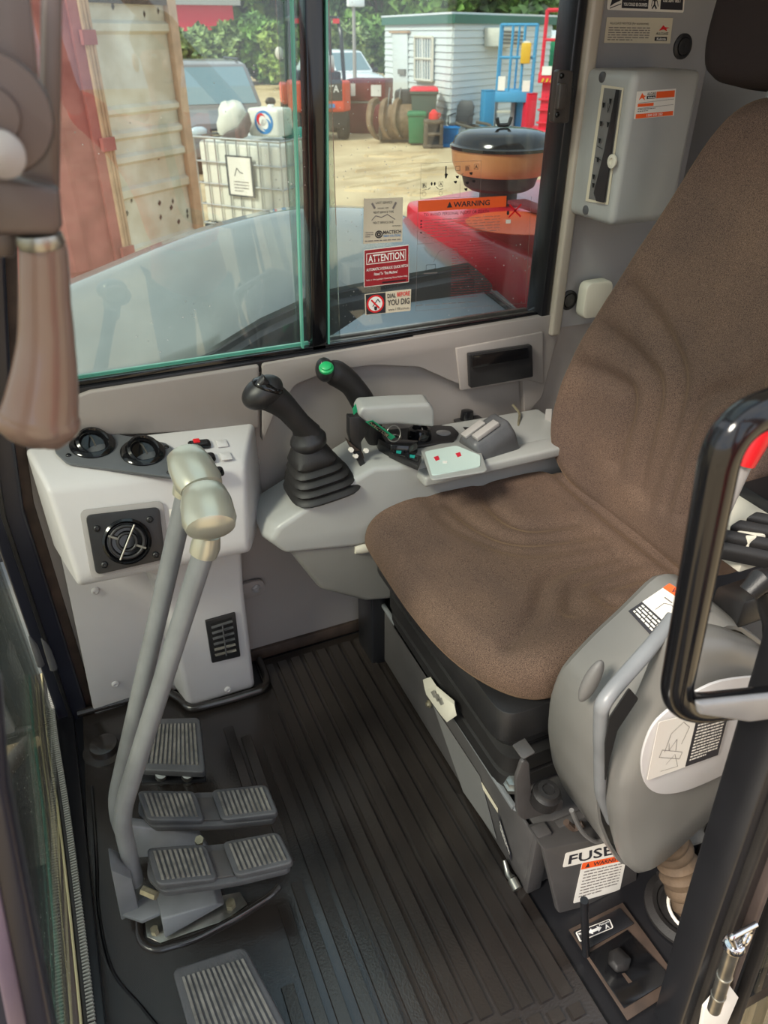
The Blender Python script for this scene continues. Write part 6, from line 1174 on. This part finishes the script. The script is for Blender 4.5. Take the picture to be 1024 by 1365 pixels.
for a in (('bush', 'pale olive bush beside the container door behind the grey car', 'bush', 262, 112, 60, 38, 'leaf_b', 1, 3000), ('bush', 'broad bush with white-tipped leaves left of the yard track', 'bush', 315, 112, 90, 30, 'leaf_b', 2, 4200, 1.3), ('bush', 'shaded green bush at the middle of the hedge line', 'bush', 352, 112, 60, 22, 'leaf_a', 3, 3400),
          ('bush', 'yellow-green bush just left of the forklift mast', 'bush', 385, 118, 50, 40, 'grass', 4, 3000, .9), ('bush', 'leafy bush behind the forklift cab', 'bush', 455, 120, 60, 34, 'leaf_b', 5, 3400), ('bush', 'dense green bush between light pole and shed', 'bush', 492, 112, 50, 26, 'leaf_a', 6, 3000)):
    tree(*a[:10], leaf=a[10] if len(a) > 10 else 1.0)
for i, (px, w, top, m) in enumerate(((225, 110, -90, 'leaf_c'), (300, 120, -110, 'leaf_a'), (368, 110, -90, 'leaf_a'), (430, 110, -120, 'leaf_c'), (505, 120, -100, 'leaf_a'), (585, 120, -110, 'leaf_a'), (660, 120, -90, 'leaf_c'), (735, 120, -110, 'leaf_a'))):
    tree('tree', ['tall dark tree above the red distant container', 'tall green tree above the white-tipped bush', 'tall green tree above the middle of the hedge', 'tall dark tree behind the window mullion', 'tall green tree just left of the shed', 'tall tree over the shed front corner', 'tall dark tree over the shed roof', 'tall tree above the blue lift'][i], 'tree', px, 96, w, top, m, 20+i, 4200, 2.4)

# ================================================================== THE PHOTOGRAPHER, outside the door, seen only as a reflection in the glass
pr = thing('person', 'person in orange high-visibility shirt outside the door, reflected in the window glass', 'person', (.50, -.42, -.46))
tk = thing('crawler_track', 'dusty rubber crawler track of the machine under the door, outside the frame', 'track', (.4, -.4, G))
MB().loft([[Vector((x, y, z)) for x, z in ((-1.3, -.74), (-1.15, -.97), (1.6, -.97), (1.8, -.74), (1.65, -.48), (-1.15, -.48))] for y in (-.68, -.18)]).part('track_belt', 'black_rubber', tk, bevel=.03)
for k in range(18): MB().b2((-1.1+.15*k, -.68, -.48), (-1.03+.15*k, -.18, -.46)).part('track_pad', 'black_rubber', tk, bevel=.004)
def skinned(name, m, J, E, parent, sub=2):
    me = bpy.data.meshes.new(name); me.from_pydata([Vector(j[:3]) for j in J], E, []); o = bpy.data.objects.new(name, me); SC.collection.objects.link(o)
    sk = o.modifiers.new('skin', 'SKIN')
    for i, j in enumerate(J): me.skin_vertices[0].data[i].radius = (j[3], j[4] if len(j) > 4 else j[3])
    me.skin_vertices[0].data[0].use_root = True; ss = o.modifiers.new('s', 'SUBSURF'); ss.levels = sub; ss.render_levels = sub
    bpy.context.view_layer.update(); n = bpy.data.meshes.new_from_object(o.evaluated_get(bpy.context.evaluated_depsgraph_get())); bpy.data.objects.remove(o)
    for p in n.polygons: p.use_smooth = True
    o = bpy.data.objects.new(name, n); SC.collection.objects.link(o); o.parent = parent; n.materials.clear(); n.materials.append(MATS[m]); return o
skinned('body', 'skin', [(0, 0, .95, .13, .10), (0, 0, 1.15, .12, .09), (0, 0, 1.38, .15, .10), (0, .01, 1.50, .055), (0, .03, 1.60, .06), (0, .03, 1.68, .085), (0, .02, 1.77, .07),
    (-.19, .02, 1.42, .05), (-.34, .16, 1.58, .042), (-.38, .30, 1.86, .034), (-.40, .34, 2.02, .028), (.19, .02, 1.42, .05), (.22, .22, 1.52, .042), (-.10, .34, 1.84, .034), (-.30, .34, 2.04, .028),
    (-.09, 0, .88, .09), (-.10, .01, .48, .06), (-.11, 0, .10, .04), (-.12, .10, .03, .035), (.09, 0, .88, .09), (.10, .01, .48, .06), (.11, 0, .10, .04), (.12, .10, .03, .035)],
    [(0, 1), (1, 2), (2, 3), (3, 4), (4, 5), (5, 6), (2, 7), (7, 8), (8, 9), (9, 10), (2, 11), (11, 12), (12, 13), (13, 14), (0, 15), (15, 16), (16, 17), (17, 18), (0, 19), (19, 20), (20, 21), (21, 22)], pr)
skinned('shirt', 'hivis', [(0, 0, .98, .17, .13), (0, 0, 1.20, .16, .125), (0, 0, 1.38, .18, .13), (0, .01, 1.47, .08), (-.19, .02, 1.43, .075), (-.33, .15, 1.57, .065), (.19, .02, 1.43, .075), (.215, .20, 1.51, .065)], [(0, 1), (1, 2), (2, 3), (2, 4), (4, 5), (2, 6), (6, 7)], pr)
skinned('trousers', 'trouser', [(0, 0, .97, .155, .12), (-.09, 0, .86, .105), (-.10, .01, .48, .08), (-.11, 0, .12, .065), (.09, 0, .86, .105), (.10, .01, .48, .08), (.11, 0, .12, .065)], [(0, 1), (1, 2), (2, 3), (0, 4), (4, 5), (5, 6)], pr)
MB().ellipsoid((0, .0, 1.74), (.092, .105, .09), None, 20, 12).part('hair', 'hair', pr, local=True)
MB().ellipsoid((0, .125, 1.66), (.014, .022, .02), None, 10, 8).part('nose', 'skin', pr, local=True)
for s in (-1, 1):
    MB().ellipsoid((s*.035, .108, 1.69), (.013, .01, .008), None, 10, 8).part('eye', 'white', pr, local=True); MB().ellipsoid((s*.088, .03, 1.67), (.012, .02, .03), None, 10, 8).part('ear', 'skin', pr, local=True)
    MB().b2((s*.115-.05, -.08, .0), (s*.115+.05, .19, .10)).part('boot', 'black_rubber', pr, local=True, bevel=.03)
    for k in range(4): hx = (-.42 if s < 0 else -.30); MB().tube(catmull([Vector((hx+.018*k-.02, .35, 2.04)), Vector((hx+.018*k-.02, .39, 2.10-.006*k)), Vector((hx+.018*k-.02, .375, 2.14-.008*k)), Vector((hx+.018*k-.02, .35, 2.15-.008*k))], 3), .009, 8).part('finger', 'skin', pr, local=True)
    MB().tube([Vector((hx+.03 if s < 0 else hx-.03, .35, 2.05)), Vector((hx+.055 if s < 0 else hx-.055, .38, 2.09))], .010, 8).part('thumb', 'skin', pr, local=True)
MB().ellipsoid((0, .118, 1.615), (.025, .01, .007), None, 10, 8).part('mouth', 'maroon', pr, local=True)
